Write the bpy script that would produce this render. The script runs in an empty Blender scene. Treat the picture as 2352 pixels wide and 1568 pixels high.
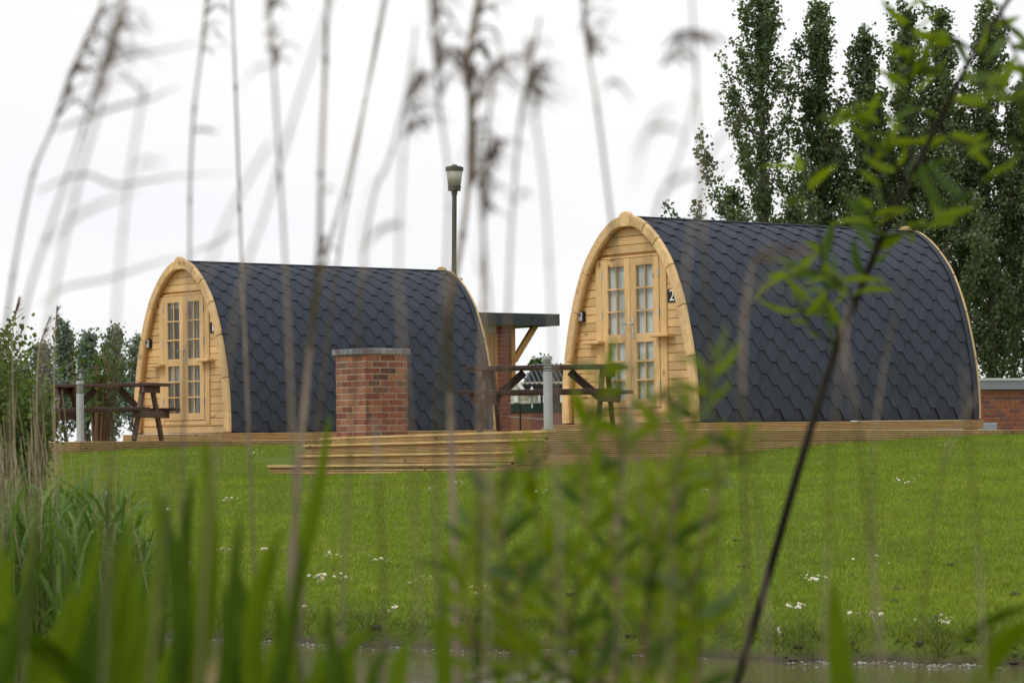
import bpy, math, random
import numpy as np
from mathutils import Vector, Matrix

random.seed(7)
rng = np.random.default_rng(11)
R = math.radians
S = bpy.context.scene
C = S.collection

# ------------------------------------------------------------------ camera
CAMZ = 1.2
PITCH, ROLL, FPX = R(1.9814), R(.7267), 6336.0      # focal length in units of a 2352 px wide picture
cam_d = bpy.data.cameras.new('camera')
cam = bpy.data.objects.new('camera', cam_d)
C.objects.link(cam)
S.camera = cam
_f = Vector((0, math.cos(PITCH), math.sin(PITCH)))
_r = Vector((1, 0, 0))
_u = _r.cross(_f)
_R = _r * math.cos(ROLL) - _u * math.sin(ROLL)
_U = _u * math.cos(ROLL) + _r * math.sin(ROLL)
cam.matrix_world = Matrix(((_R.x, _U.x, -_f.x, 0), (_R.y, _U.y, -_f.y, 0), (_R.z, _U.z, -_f.z, CAMZ), (0, 0, 0, 1)))
cam_d.sensor_width = 36
cam_d.lens = FPX / 2352 * 36
cam_d.clip_start = 0.05
cam_d.clip_end = 2000
cam_d.dof.use_dof = True
cam_d.dof.focus_distance = 35
cam_d.dof.aperture_fstop = 7.2
cam_d.dof.aperture_blades = 0

# ------------------------------------------------------------------ sky, sun, exposure
SUN_EL, SUN_AZ = R(52), R(-128)           # azimuth measured clockwise from +Y : behind and to the left of the camera
world = bpy.data.worlds.new('World')
S.world = world
world.use_nodes = True
wn, wl = world.node_tree.nodes, world.node_tree.links
wn.clear()
w_out = wn.new('ShaderNodeOutputWorld')
w_bg = wn.new('ShaderNodeBackground')
w_sky = wn.new('ShaderNodeTexSky')
w_sky.sky_type = 'NISHITA'
w_sky.sun_disc = False
w_sky.sun_elevation = SUN_EL
w_sky.sun_rotation = SUN_AZ
w_sky.dust_density = 4
w_tc = wn.new('ShaderNodeTexCoord')
w_no = wn.new('ShaderNodeTexNoise')
w_no.inputs['Scale'].default_value = 3.2
w_no.inputs['Detail'].default_value = 4
w_map = wn.new('ShaderNodeMapping')
w_map.inputs['Scale'].default_value = (1, 1, 3.2)
w_ramp = wn.new('ShaderNodeValToRGB')
w_ramp.color_ramp.elements[0].position = .3
w_ramp.color_ramp.elements[0].color = (9.1, 9.2, 9.5, 1)
w_ramp.color_ramp.elements[1].position = .62
w_ramp.color_ramp.elements[1].color = (10.0, 10.0, 9.95, 1)
w_mix = wn.new('ShaderNodeMixRGB')
w_mix.inputs[0].default_value = .93
wl.new(w_tc.outputs['Generated'], w_map.inputs[0])
wl.new(w_map.outputs[0], w_no.inputs['Vector'])
wl.new(w_no.outputs['Fac'], w_ramp.inputs[0])
wl.new(w_sky.outputs[0], w_mix.inputs[1])
wl.new(w_ramp.outputs[0], w_mix.inputs[2])
wl.new(w_mix.outputs[0], w_bg.inputs['Color'])
w_bg.inputs['Strength'].default_value = .0925
wl.new(w_bg.outputs[0], w_out.inputs['Surface'])

sun_d = bpy.data.lights.new('sun', 'SUN')
sun_d.energy = 1.3
sun_d.angle = R(22)
sun_d.color = (1, .965, .91)
sun = bpy.data.objects.new('sun', sun_d)
C.objects.link(sun)
sd = Vector((math.sin(SUN_AZ) * math.cos(SUN_EL), math.cos(SUN_AZ) * math.cos(SUN_EL), math.sin(SUN_EL)))
sun.rotation_euler = sd.to_track_quat('Z', 'Y').to_euler()
sun.location = sd * 60

S.render.engine = 'CYCLES'
S.view_settings.view_transform = 'Standard'
S.view_settings.look = 'None'
S.view_settings.gamma = 1
S.view_settings.exposure = .22
S.cycles.max_bounces = 8
S.cycles.transparent_max_bounces = 12

# ------------------------------------------------------------------ helpers
def at(px, py, Y):
    """point of the place at depth Y that the photograph (2352 px wide) shows at px, py"""
    d = _f + _R * ((px - 1176) / FPX) + _U * ((784 - py) / FPX)
    return Vector((0, 0, CAMZ)) + d * (Y / d.y)

def lk(o, parent=None):
    C.objects.link(o)
    if parent is not None:
        o.parent = parent
    return o

def tag(o, label=None, cat=None, group=None, kind=None):
    if label: o['label'] = label
    if cat: o['category'] = cat
    if group: o['group'] = group
    if kind: o['kind'] = kind
    return o

def empty(name, loc=(0, 0, 0), rz=0, parent=None):
    o = bpy.data.objects.new(name, None)
    o.location = loc
    o.rotation_euler = (0, 0, rz)
    o.empty_display_size = .1
    return lk(o, parent)

class MB:
    """collects vertices and faces, then links them as one mesh object"""
    def __init__(s):
        s.v, s.f, s.m = [], [], []
    def add(s, vs, fs, mi=0):
        b = len(s.v)
        s.v += [tuple(v) for v in vs]
        s.f += [tuple(i + b for i in f) for f in fs]
        s.m += [mi] * len(fs)
        return s
    def box(s, x0, x1, y0, y1, z0, z1, ch=0., mi=0):
        if ch <= 0:
            vs = [(x, y, z) for z in (z0, z1) for y in (y0, y1) for x in (x0, x1)]
            return s.add(vs, [(0, 2, 3, 1), (4, 5, 7, 6), (0, 1, 5, 4), (2, 6, 7, 3), (0, 4, 6, 2), (1, 3, 7, 5)], mi)
        # box with chamfered edges : 24 corner points
        vs, idx = [], {}
        for ix, (x, sx) in enumerate(((x0, 1), (x1, -1))):
            for iy, (y, sy) in enumerate(((y0, 1), (y1, -1))):
                for iz, (z, sz) in enumerate(((z0, 1), (z1, -1))):
                    for a in range(3):
                        p = [x + sx * ch, y + sy * ch, z + sz * ch]
                        p[a] = (x, y, z)[a]
                        idx[ix, iy, iz, a] = len(vs)
                        vs.append(p)
        fs = []
        I = lambda x, y, z, a: idx[x, y, z, a]
        fs += [(I(0,0,0,0), I(0,0,1,0), I(0,1,1,0), I(0,1,0,0)), (I(1,0,0,0), I(1,1,0,0), I(1,1,1,0), I(1,0,1,0))]
        fs += [(I(0,0,0,1), I(1,0,0,1), I(1,0,1,1), I(0,0,1,1)), (I(0,1,0,1), I(0,1,1,1), I(1,1,1,1), I(1,1,0,1))]
        fs += [(I(0,0,0,2), I(0,1,0,2), I(1,1,0,2), I(1,0,0,2)), (I(0,0,1,2), I(1,0,1,2), I(1,1,1,2), I(0,1,1,2))]
        for i in (0, 1):
            for j in (0, 1):
                fs += [(I(0,i,j,1), I(0,i,j,2), I(1,i,j,2), I(1,i,j,1)), (I(i,0,j,0), I(i,0,j,2), I(i,1,j,2), I(i,1,j,0)),
                       (I(i,j,0,0), I(i,j,0,1), I(i,j,1,1), I(i,j,1,0))]
                for k in (0, 1):
                    fs.append((I(i,j,k,0), I(i,j,k,1), I(i,j,k,2)))
        return s.add(vs, fs, mi)
    def prism(s, poly, x0, x1, axis=0, mi=0):
        """poly: list of (a,b); extruded along axis 0 (x) -> (x,a,b), 1 (y) -> (a,y,b), 2 (z) -> (a,b,z)"""
        mk = {0: lambda t, a, b: (t, a, b), 1: lambda t, a, b: (a, t, b), 2: lambda t, a, b: (a, b, t)}[axis]
        n = len(poly)
        vs = [mk(x0, a, b) for a, b in poly] + [mk(x1, a, b) for a, b in poly]
        fs = [tuple(range(n)), tuple(range(2 * n - 1, n - 1, -1))] + [(i, n + i, n + (i + 1) % n, (i + 1) % n) for i in range(n)]
        return s.add(vs, fs, mi)
    def beam(s, p, q, w, h, up=(0, 0, 1), mi=0):
        """box beam from p to q, w across, h along up"""
        p, q, up = Vector(p), Vector(q), Vector(up)
        d = (q - p).normalized()
        a = d.cross(up).normalized() * (w / 2)
        b = a.cross(d).normalized() * (h / 2)
        vs = [e + i + j for e in (p, q) for i, j in ((-a, -b), (a, -b), (a, b), (-a, b))]
        return s.add(vs, [(0, 3, 2, 1), (4, 5, 6, 7), (0, 1, 5, 4), (1, 2, 6, 5), (2, 3, 7, 6), (3, 0, 4, 7)], mi)
    def tube(s, pts, rad, n=6, mi=0, cap=True):
        pts = [Vector(p) for p in pts]
        b = len(s.v)
        m = len(pts)
        for i, p in enumerate(pts):
            d = (pts[min(i + 1, m - 1)] - pts[max(i - 1, 0)]).normalized()
            a = d.cross(Vector((0.31, .95, .05))).normalized() if abs(d.y) < .9 else d.cross(Vector((1, 0, 0))).normalized()
            c = d.cross(a)
            r = rad[i] if isinstance(rad, (list, tuple)) else rad
            for k in range(n):
                t = 2 * math.pi * k / n
                s.v.append(tuple(p + a * (r * math.cos(t)) + c * (r * math.sin(t))))
        for i in range(m - 1):
            for k in range(n):
                s.f.append((b + i * n + k, b + i * n + (k + 1) % n, b + (i + 1) * n + (k + 1) % n, b + (i + 1) * n + k))
                s.m.append(mi)
        if cap:
            s.f.append(tuple(b + k for k in range(n))[::-1]); s.m.append(mi)
            s.f.append(tuple(b + (m - 1) * n + k for k in range(n))); s.m.append(mi)
        return s
    def lathe(s, prof, n=20, c=(0, 0, 0), mi=0):
        b = len(s.v)
        for r, z in prof:
            for k in range(n):
                t = 2 * math.pi * k / n
                s.v.append((c[0] + r * math.cos(t), c[1] + r * math.sin(t), c[2] + z))
        m = len(prof)
        for i in range(m - 1):
            for k in range(n):
                s.f.append((b + i * n + k, b + i * n + (k + 1) % n, b + (i + 1) * n + (k + 1) % n, b + (i + 1) * n + k)); s.m.append(mi)
        s.f.append(tuple(b + k for k in range(n))[::-1]); s.m.append(mi)
        s.f.append(tuple(b + (m - 1) * n + k for k in range(n))); s.m.append(mi)
        return s
    def mesh(s, name, mats, smooth=False):
        me = bpy.data.meshes.new(name)
        me.from_pydata(s.v, [], s.f)
        for m in (mats if isinstance(mats, (list, tuple)) else [mats]):
            me.materials.append(m)
        if len(set(s.m)) > 1:
            me.polygons.foreach_set('material_index', s.m)
        if smooth:
            me.polygons.foreach_set('use_smooth', [True] * len(me.polygons))
        me.update()
        return me
    def build(s, name, mats, parent=None, smooth=False):
        return lk(bpy.data.objects.new(name, s.mesh(name, mats, smooth)), parent)

def np_mesh(name, verts, faces, mat, parent=None, smooth=False):
    """fast mesh from numpy arrays (faces all with the same corner count)"""
    me = bpy.data.meshes.new(name)
    n, k = faces.shape
    me.vertices.add(len(verts)); me.vertices.foreach_set('co', verts.astype(np.float32).ravel())
    me.loops.add(n * k); me.loops.foreach_set('vertex_index', faces.astype(np.int32).ravel())
    me.polygons.add(n); me.polygons.foreach_set('loop_start', np.arange(0, n * k, k, dtype=np.int32))
    me.polygons.foreach_set('loop_total', np.full(n, k, dtype=np.int32))
    if smooth:
        me.polygons.foreach_set('use_smooth', np.ones(n, dtype=bool))
    me.update(calc_edges=True)
    for m in (mat if isinstance(mat, (list, tuple)) else [mat]):
        me.materials.append(m)
    return lk(bpy.data.objects.new(name, me), parent)

# ------------------------------------------------------------------ materials
def new_mat(name, rough=.7, spec=.3):
    m = bpy.data.materials.new(name)
    m.use_nodes = True
    nt = m.node_tree
    b = nt.nodes['Principled BSDF']
    b.inputs['Roughness'].default_value = rough
    b.inputs['Specular IOR Level'].default_value = spec
    return m, nt, b

def N(nt, t, **kw):
    n = nt.nodes.new(t)
    for k, v in kw.items():
        if k in n.inputs: n.inputs[k].default_value = v
        else: setattr(n, k, v)
    return n

def coords(nt, scale=(1, 1, 1), obj_random=True, src='Object'):
    tc = N(nt, 'ShaderNodeTexCoord')
    mp = N(nt, 'ShaderNodeMapping')
    mp.inputs['Scale'].default_value = scale
    nt.links.new(tc.outputs[src], mp.inputs[0])
    if obj_random:
        oi = N(nt, 'ShaderNodeObjectInfo')
        ml = N(nt, 'ShaderNodeMath', operation='MULTIPLY'); ml.inputs[1].default_value = 37.0
        nt.links.new(oi.outputs['Random'], ml.inputs[0])
        nt.links.new(ml.outputs[0], mp.inputs['Location'])
    return mp.outputs[0]

def ramp(nt, fac, stops):
    r = N(nt, 'ShaderNodeValToRGB')
    e = r.color_ramp.elements
    while len(e) < len(stops): e.new(.5)
    for el, (p, c) in zip(e, stops):
        el.position = p
        el.color = (*c, 1) if len(c) == 3 else c
    nt.links.new(fac, r.inputs[0])
    return r.outputs[0]

def mixc(nt, fac, a, b, mode='MIX'):
    m = N(nt, 'ShaderNodeMixRGB', blend_type=mode)
    for i, x in ((0, fac), (1, a), (2, b)):
        if isinstance(x, (int, float)): m.inputs[i].default_value = x if i == 0 else (x, x, x, 1)
        elif isinstance(x, tuple): m.inputs[i].default_value = (*x, 1)
        else: nt.links.new(x, m.inputs[i])
    return m.outputs[0]

def obj_value(nt, col, lo=.85, hi=1.12):
    """lighter or darker from piece to piece"""
    oi = N(nt, 'ShaderNodeObjectInfo')
    mr = N(nt, 'ShaderNodeMapRange'); mr.inputs[3].default_value = lo; mr.inputs[4].default_value = hi
    nt.links.new(oi.outputs['Random'], mr.inputs[0])
    return mixc(nt, 1., col, mr.outputs[0], 'MULTIPLY')

def bump(nt, b, h, strength=.3, dist=.01):
    bp = N(nt, 'ShaderNodeBump'); bp.inputs['Strength'].default_value = strength; bp.inputs['Distance'].default_value = dist
    nt.links.new(h, bp.inputs['Height']); nt.links.new(bp.outputs[0], b.inputs['Normal'])

def wood(name, light, dark, stretch, knots=.5, lo=.86, hi=1.1, rough=.55):
    m, nt, b = new_mat(name, rough, .25)
    co = coords(nt, stretch)
    n1 = N(nt, 'ShaderNodeTexNoise', Scale=6., Detail=5., Roughness=.6, Distortion=.6); nt.links.new(co, n1.inputs['Vector'])
    col = ramp(nt, n1.outputs['Fac'], [(.3, dark), (.55, light), (.75, tuple(min(1, c * 1.08) for c in light))])
    if knots:
        c2 = coords(nt, tuple(.35 * s + 2.2 for s in stretch))
        vo = N(nt, 'ShaderNodeTexVoronoi', Scale=1.0); vo.inputs['Randomness'].default_value = 1
        nt.links.new(c2, vo.inputs['Vector'])
        k = ramp(nt, vo.outputs['Distance'], [(.0, (1, 1, 1)), (.07 * knots * 2, (.9, .9, .9)), (.16 * knots * 2, (0, 0, 0))])
        col = mixc(nt, k, col, (light[0] * .42, light[1] * .28, light[2] * .2))
    col = obj_value(nt, col, lo, hi)
    nt.links.new(col, b.inputs['Base Color'])
    bump(nt, b, n1.outputs['Fac'], .15, .004)
    return m

PL, PD = (.64, .43, .205), (.54, .33, .135)
M_plank = wood('pine_plank', PL, PD, (3, 1.2, 14), .62, .80, 1.13)
M_board = wood('pine_arch_board', (.66, .455, .225), (.54, .345, .15), (4, 2.2, 2.2), .6, .82, 1.1)
M_stile = wood('pine_upright', (.64, .43, .205), (.54, .335, .14), (9, 9, .9), .4)
M_rail = wood('pine_rail', (.64, .43, .205), (.54, .335, .14), (9, .9, 9), .45)
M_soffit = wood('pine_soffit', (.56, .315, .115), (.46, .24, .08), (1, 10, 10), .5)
M_deck = wood('treated_deck_board', (.52, .365, .165), (.39, .255, .10), (1.1, 1.1, 12), .4, .72, 1.12, .75)
M_deckend = wood('treated_deck_end', (.40, .27, .12), (.25, .16, .07), (5, 5, 5), 0, .8, 1.1, .8)
M_table = wood('stained_table_wood', (.060, .034, .030), (.034, .020, .019), (1.2, 8, 8), 0, .8, 1.25, .5)
M_tableend = wood('weathered_table_wood', (.125, .080, .062), (.062, .038, .033), (6, 6, 6), 0, .8, 1.2, .7)
M_shedwood = wood('orange_stained_wood', (.44, .235, .075), (.34, .16, .045), (9, 9, .9), .3)
M_fence = wood('brown_fence_wood', (.24, .11, .06), (.17, .08, .045), (9, 9, .9), 0)

def shingle_mat():
    m, nt, b = new_mat('roof_shingle_granules', .85, .25)
    co = coords(nt, (1, 1, 1))
    n1 = N(nt, 'ShaderNodeTexNoise', Scale=170., Detail=3., Roughness=.7); nt.links.new(co, n1.inputs['Vector'])
    n2 = N(nt, 'ShaderNodeTexNoise', Scale=2.4, Detail=4.); nt.links.new(co, n2.inputs['Vector'])
    col = ramp(nt, n1.outputs['Fac'], [(.3, (.025, .030, .042)), (.5, (.043, .051, .069)), (.7, (.075, .086, .109))])
    v = ramp(nt, n2.outputs['Fac'], [(.3, (.86, .86, .86)), (.7, (1.12, 1.12, 1.12))])
    col = mixc(nt, 1., col, v, 'MULTIPLY')
    gp = N(nt, 'ShaderNodeNewGeometry'); sm = N(nt, 'ShaderNodeMapping'); sm.inputs['Scale'].default_value = (1.6, 1.6, .35)
    nt.links.new(gp.outputs['Position'], sm.inputs[0])
    n3 = N(nt, 'ShaderNodeTexNoise', Scale=1.5, Detail=6., Roughness=.65); nt.links.new(sm.outputs[0], n3.inputs['Vector'])
    col = mixc(nt, ramp(nt, n3.outputs['Fac'], [(.5, (0, 0, 0)), (.8, (.2, .2, .2))]), col, (.09, .094, .105))
    col = obj_value(nt, col, .94, 1.06)
    nt.links.new(col, b.inputs['Base Color'])
    bump(nt, b, n1.outputs['Fac'], .5, .003)
    return m
M_shingle = shingle_mat()

def plain(name, col, rough=.6, metal=0., noise=0., nscale=8., spec=.3, lo=.92, hi=1.08):
    m, nt, b = new_mat(name, rough, spec)
    b.inputs['Metallic'].default_value = metal
    co = coords(nt)
    n1 = N(nt, 'ShaderNodeTexNoise', Scale=nscale, Detail=5., Roughness=.65); nt.links.new(co, n1.inputs['Vector'])
    a = noise
    c = ramp(nt, n1.outputs['Fac'], [(.28, tuple(x * (1 - a) for x in col)), (.72, tuple(min(1, x * (1 + a)) for x in col))])
    c = obj_value(nt, c, lo, hi)
    nt.links.new(c, b.inputs['Base Color'])
    if noise: bump(nt, b, n1.outputs['Fac'], .15, .003)
    return m
M_bitumen = plain('black_bitumen_edge', (.016, .018, .023), .9)
M_felt = plain('dark_roof_felt', (.026, .030, .042), .9, 0, .15, 60)
M_dark = plain('black_plastic', (.012, .012, .014), .4)
M_steel = plain('brushed_steel', (.55, .55, .54), .35, .9)
M_silver = plain('silver_plastic', (.42, .42, .43), .4, .3)
M_white = plain('white_paint', (.78, .79, .79), .5, 0, .03)
M_galv = plain('galvanised_aluminium', (.42, .43, .44), .45, .35, .10, 12)
M_galvd = plain('grey_louvre', (.30, .31, .32), .5, .4, .08, 12)
M_lampgreen = plain('grey_green_post_paint', (.060, .072, .058), .55, 0, .12, 6)
M_frost = plain('frosted_lamp_glass', (.36, .345, .30), .35, 0, .05, 4)
M_blind = plain('pale_blind', (.80, .83, .82), .7, 0, .04, 30)
M_curtain = plain('cream_curtain', (.36, .37, .33), .9, 0, .10, 10)
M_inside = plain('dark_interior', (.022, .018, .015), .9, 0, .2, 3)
M_fascia = plain('dark_grey_fascia', (.035, .042, .048), .5, 0, .08, 4)
M_greyfascia = plain('pale_grey_fascia', (.26, .29, .32), .5, 0, .06, 4)
M_coping = plain('pale_coping', (.55, .55, .52), .7, 0, .1, 8)
M_mortar = plain('mortar', (.33, .275, .205), .95, 0, .22, 30)
M_mortarlt = plain('pale_mortar', (.40, .37, .33), .95, 0, .12, 30)
M_siding = plain('beige_siding', (.52, .48, .39), .7, 0, .05, 5)
M_greenband = plain('dark_green_trim', (.022, .042, .034), .6, 0, .1, 4)
M_soil = plain('dark_soil', (.045, .036, .025), .95, 0, .35, 14)
M_black = plain('black_metal', (.01, .01, .011), .5)

def brick_mat(name, stops, nv=.22):
    m, nt, b = new_mat(name, .9, .15)
    oi = N(nt, 'ShaderNodeObjectInfo')
    base = ramp(nt, oi.outputs['Random'], stops)
    co = coords(nt)
    n1 = N(nt, 'ShaderNodeTexNoise', Scale=24., Detail=6., Roughness=.7); nt.links.new(co, n1.inputs['Vector'])
    n2 = N(nt, 'ShaderNodeTexNoise', Scale=7., Detail=3.); nt.links.new(co, n2.inputs['Vector'])
    c = mixc(nt, ramp(nt, n2.outputs['Fac'], [(.5, (0, 0, 0)), (.72, (.75, .75, .75))]), base, (.13, .07, .05))
    v = ramp(nt, n1.outputs['Fac'], [(.3, (1 - nv,) * 3), (.7, (1 + nv,) * 3)])
    c = mixc(nt, 1., c, v, 'MULTIPLY')
    nt.links.new(c, b.inputs['Base Color'])
    bump(nt, b, n1.outputs['Fac'], .5, .004)
    return m
M_brick = brick_mat('weathered_red_brick', [(0, (.215, .082, .056)), (.2, (.275, .112, .070)), (.4, (.31, .155, .095)), (.58, (.185, .068, .052)), (.75, (.28, .12, .074)), (.88, (.12, .068, .058)), (1, (.17, .115, .082))])
M_brickred = brick_mat('even_red_brick', [(0, (.26, .062, .045)), (.5, (.31, .078, .05)), (1, (.22, .055, .045))], .1)
M_brickor = brick_mat('orange_red_brick', [(0, (.30, .105, .06)), (.4, (.36, .13, .065)), (.7, (.26, .085, .06)), (1, (.19, .09, .085))], .15)
M_slate = brick_mat('blue_grey_coping_brick', [(0, (.16, .175, .195)), (.5, (.22, .235, .255)), (1, (.29, .29, .28))], .18)

def glass_mat():
    m = bpy.data.materials.new('window_glass'); m.use_nodes = True
    nt = m.node_tree; nt.nodes.clear()
    o = N(nt, 'ShaderNodeOutputMaterial'); t = N(nt, 'ShaderNodeBsdfTransparent'); g = N(nt, 'ShaderNodeBsdfGlossy')
    t.inputs[0].default_value = (.93, .95, .94, 1); g.inputs['Roughness'].default_value = .03
    mx = N(nt, 'ShaderNodeMixShader'); ge = N(nt, 'ShaderNodeNewGeometry')
    dt = N(nt, 'ShaderNodeVectorMath', operation='DOT_PRODUCT'); nt.links.new(ge.outputs['Incoming'], dt.inputs[0]); nt.links.new(ge.outputs['Normal'], dt.inputs[1])
    ab = N(nt, 'ShaderNodeMath', operation='ABSOLUTE'); nt.links.new(dt.outputs['Value'], ab.inputs[0])
    om = N(nt, 'ShaderNodeMath', operation='SUBTRACT'); om.inputs[0].default_value = 1.; nt.links.new(ab.outputs[0], om.inputs[1])
    pw = N(nt, 'ShaderNodeMath', operation='POWER'); pw.inputs[1].default_value = 5.; nt.links.new(om.outputs[0], pw.inputs[0])
    ml = N(nt, 'ShaderNodeMath', operation='MULTIPLY_ADD'); ml.inputs[1].default_value = .96; ml.inputs[2].default_value = .045
    nt.links.new(pw.outputs[0], ml.inputs[0]); nt.links.new(ml.outputs[0], mx.inputs[0])
    nt.links.new(t.outputs[0], mx.inputs[1]); nt.links.new(g.outputs[0], mx.inputs[2]); nt.links.new(mx.outputs[0], o.inputs[0])
    return m
M_glass = glass_mat()

def leaf_mat(name, a, b_, trans=.45, nscale=9., rough=.5, world_src=True, tint=None, spec=.25, patch=False):
    """leaf: diffuse + light coming through"""
    m = bpy.data.materials.new(name); m.use_nodes = True
    nt = m.node_tree; nt.nodes.clear()
    o = N(nt, 'ShaderNodeOutputMaterial')
    p = N(nt, 'ShaderNodeBsdfPrincipled'); p.inputs['Roughness'].default_value = rough; p.inputs['Specular IOR Level'].default_value = spec
    t = N(nt, 'ShaderNodeBsdfTranslucent'); mx = N(nt, 'ShaderNodeMixShader'); mx.inputs[0].default_value = trans
    g = N(nt, 'ShaderNodeNewGeometry')
    n1 = N(nt, 'ShaderNodeTexNoise', Scale=nscale, Detail=4., Roughness=.7)
    nt.links.new(g.outputs['Position'], n1.inputs['Vector'])
    c = ramp(nt, n1.outputs['Fac'], [(.3, a), (.7, b_)])
    if patch:                                                 # worn yellowish patches and faint mowing bands
        pm = N(nt, 'ShaderNodeMapping'); pm.inputs['Scale'].default_value = (.30, 1.5, .3); nt.links.new(g.outputs['Position'], pm.inputs[0])
        pn = N(nt, 'ShaderNodeTexNoise', Scale=1.0, Detail=5., Roughness=.7); nt.links.new(pm.outputs[0], pn.inputs['Vector'])
        c = mixc(nt, ramp(nt, pn.outputs['Fac'], [(.50, (0, 0, 0)), (.74, (.65, .65, .65))]), c, (.26, .255, .045))
        q = N(nt, 'ShaderNodeTexNoise', Scale=3.2, Detail=6., Roughness=.75); nt.links.new(g.outputs['Position'], q.inputs['Vector'])
        c = mixc(nt, 1., c, ramp(nt, q.outputs['Fac'], [(.3, (.68, .72, .7)), (.68, (1.18, 1.14, 1.1))]), 'MULTIPLY')
    ri = N(nt, 'ShaderNodeMapRange'); ri.inputs[3].default_value = .72; ri.inputs[4].default_value = 1.3
    nt.links.new(g.outputs['Random Per Island'], ri.inputs[0])
    c = mixc(nt, 1., c, ri.outputs[0], 'MULTIPLY')
    nt.links.new(c, p.inputs['Base Color'])
    tc = mixc(nt, 1., c, tint or (1.15, 1.25, .55), 'MULTIPLY')
    nt.links.new(tc, t.inputs[0])
    nt.links.new(p.outputs[0], mx.inputs[1]); nt.links.new(t.outputs[0], mx.inputs[2]); nt.links.new(mx.outputs[0], o.inputs[0])
    return m
M_poplar = leaf_mat('poplar_leaf', (.058, .090, .042), (.15, .185, .082), .3, .8)
M_willowfar = leaf_mat('grey_green_willow_leaf', (.130, .170, .142), (.235, .280, .230), .3, .9)
M_hedge = leaf_mat('fresh_green_leaf', (.070, .110, .022), (.14, .185, .045), .33, 2.)
M_shrub = leaf_mat('shrub_leaf', (.04, .075, .02), (.10, .15, .04), .3, 2.)
M_blade = leaf_mat('green_reed_blade', (.070, .125, .004), (.115, .170, .006), .45, 9., .7, tint=(1.25, 1.2, .35), spec=.08)
M_bladed = leaf_mat('deep_green_reed_blade', (.034, .068, .004), (.062, .100, .006), .4, 9., .7, tint=(1.2, 1.2, .4), spec=.08)
M_sapleaf = leaf_mat('willow_leaf', (.115, .175, .010), (.18, .245, .016), .5, 9., .65, tint=(1.2, 1.15, .35), spec=.1)
M_sapleafd = leaf_mat('shaded_green_willow_leaf', (.045, .085, .014), (.085, .13, .026), .38, 9.)  # darker green leaves, mixed in at random
M_grass = leaf_mat('lawn_grass', (.158, .240, .018), (.255, .320, .030), .34, .9, patch=True)
M_rough = leaf_mat('bank_grass', (.085, .125, .02), (.17, .19, .045), .3, 3.)
M_reedgreen = leaf_mat('far_reed_green', (.065, .125, .022), (.13, .20, .035), .3, 5.)
M_dry = leaf_mat('dry_reed', (.150, .112, .078), (.25, .195, .130), .15, 14., .7, tint=(1.1, 1., .8))
M_dryhead = leaf_mat('dry_reed_head', (.115, .082, .068), (.21, .155, .125), .2, 20., .8, tint=(1.1, 1., .85))
M_drypale = leaf_mat('pale_dry_reed', (.30, .24, .14), (.42, .35, .22), .2, 10., .7, tint=(1.1, 1., .8))
M_groove = plain('dirty_board_groove', (.25, .175, .085), .9, 0, .3, 9)  # groove floors coloured darker so their shade, with some dirt, shows
M_bark = plain('grey_brown_bark', (.115, .10, .085), .9, 0, .25, 12)
M_barkdark = plain('dark_willow_bark', (.022, .018, .013), .9, 0, .3, 60, .08)
M_barkred = plain('red_brown_stem', (.17, .095, .055), .9, 0, .3, 14)
M_petal = plain('white_daisy_petal', (.82, .82, .80), .7)
M_yolk = plain('daisy_yellow', (.6, .42, .03), .7)

def ground_mat():
    m, nt, b = new_mat('lawn_soil_and_grass', .95, .1)
    g = N(nt, 'ShaderNodeNewGeometry')
    n1 = N(nt, 'ShaderNodeTexNoise', Scale=1.1, Detail=8., Roughness=.7); nt.links.new(g.outputs['Position'], n1.inputs['Vector'])
    n2 = N(nt, 'ShaderNodeTexNoise', Scale=26., Detail=5., Roughness=.7); nt.links.new(g.outputs['Position'], n2.inputs['Vector'])
    c = ramp(nt, n1.outputs['Fac'], [(.3, (.085, .130, .016)), (.7, (.135, .180, .026))])
    c = mixc(nt, ramp(nt, n2.outputs['Fac'], [(.45, (0, 0, 0)), (.75, (.6, .6, .6))]), c, (.075, .075, .02))
    # wet mud near the water line
    sx = N(nt, 'ShaderNodeSeparateXYZ'); nt.links.new(g.outputs['Position'], sx.inputs[0])
    ad = N(nt, 'ShaderNodeMath', operation='MULTIPLY_ADD'); ad.inputs[1].default_value = .09; nt.links.new(n2.outputs['Fac'], ad.inputs[0]); nt.links.new(sx.outputs['Z'], ad.inputs[2])
    mud = ramp(nt, ad.outputs[0], [(.055, (1, 1, 1)), (.115, (0, 0, 0))])
    c = mixc(nt, mud, c, (.062, .052, .030))
    nt.links.new(c, b.inputs['Base Color'])
    rr = ramp(nt, ad.outputs[0], [(.05, (.16, .16, .16)), (.11, (.95, .95, .95))])
    nt.links.new(rr, b.inputs['Roughness'])
    bump(nt, b, n2.outputs['Fac'], .8, .03)
    return m
M_ground = ground_mat()

def water_mat():
    m, nt, b = new_mat('pond_water', .04, .5)
    b.inputs['Base Color'].default_value = (.105, .105, .040, 1)
    b.inputs['IOR'].default_value = 1.18
    co = coords(nt, (1.0, 2.6, 1), False)
    n1 = N(nt, 'ShaderNodeTexNoise', Scale=5., Detail=4., Roughness=.55); nt.links.new(co, n1.inputs['Vector'])
    n2 = N(nt, 'ShaderNodeTexNoise', Scale=30., Detail=3.); nt.links.new(co, n2.inputs['Vector'])
    ad = N(nt, 'ShaderNodeMath', operation='MULTIPLY_ADD'); ad.inputs[1].default_value = .15
    nt.links.new(n2.outputs['Fac'], ad.inputs[0]); nt.links.new(n1.outputs['Fac'], ad.inputs[2])
    bump(nt, b, ad.outputs[0], .12, .02)
    return m
M_water = water_mat()
M_foam = plain('pale_scum', (.40, .41, .39), .5, 0, .25, 30)  # pale colour standing in for sky glints on the ripples

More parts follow.
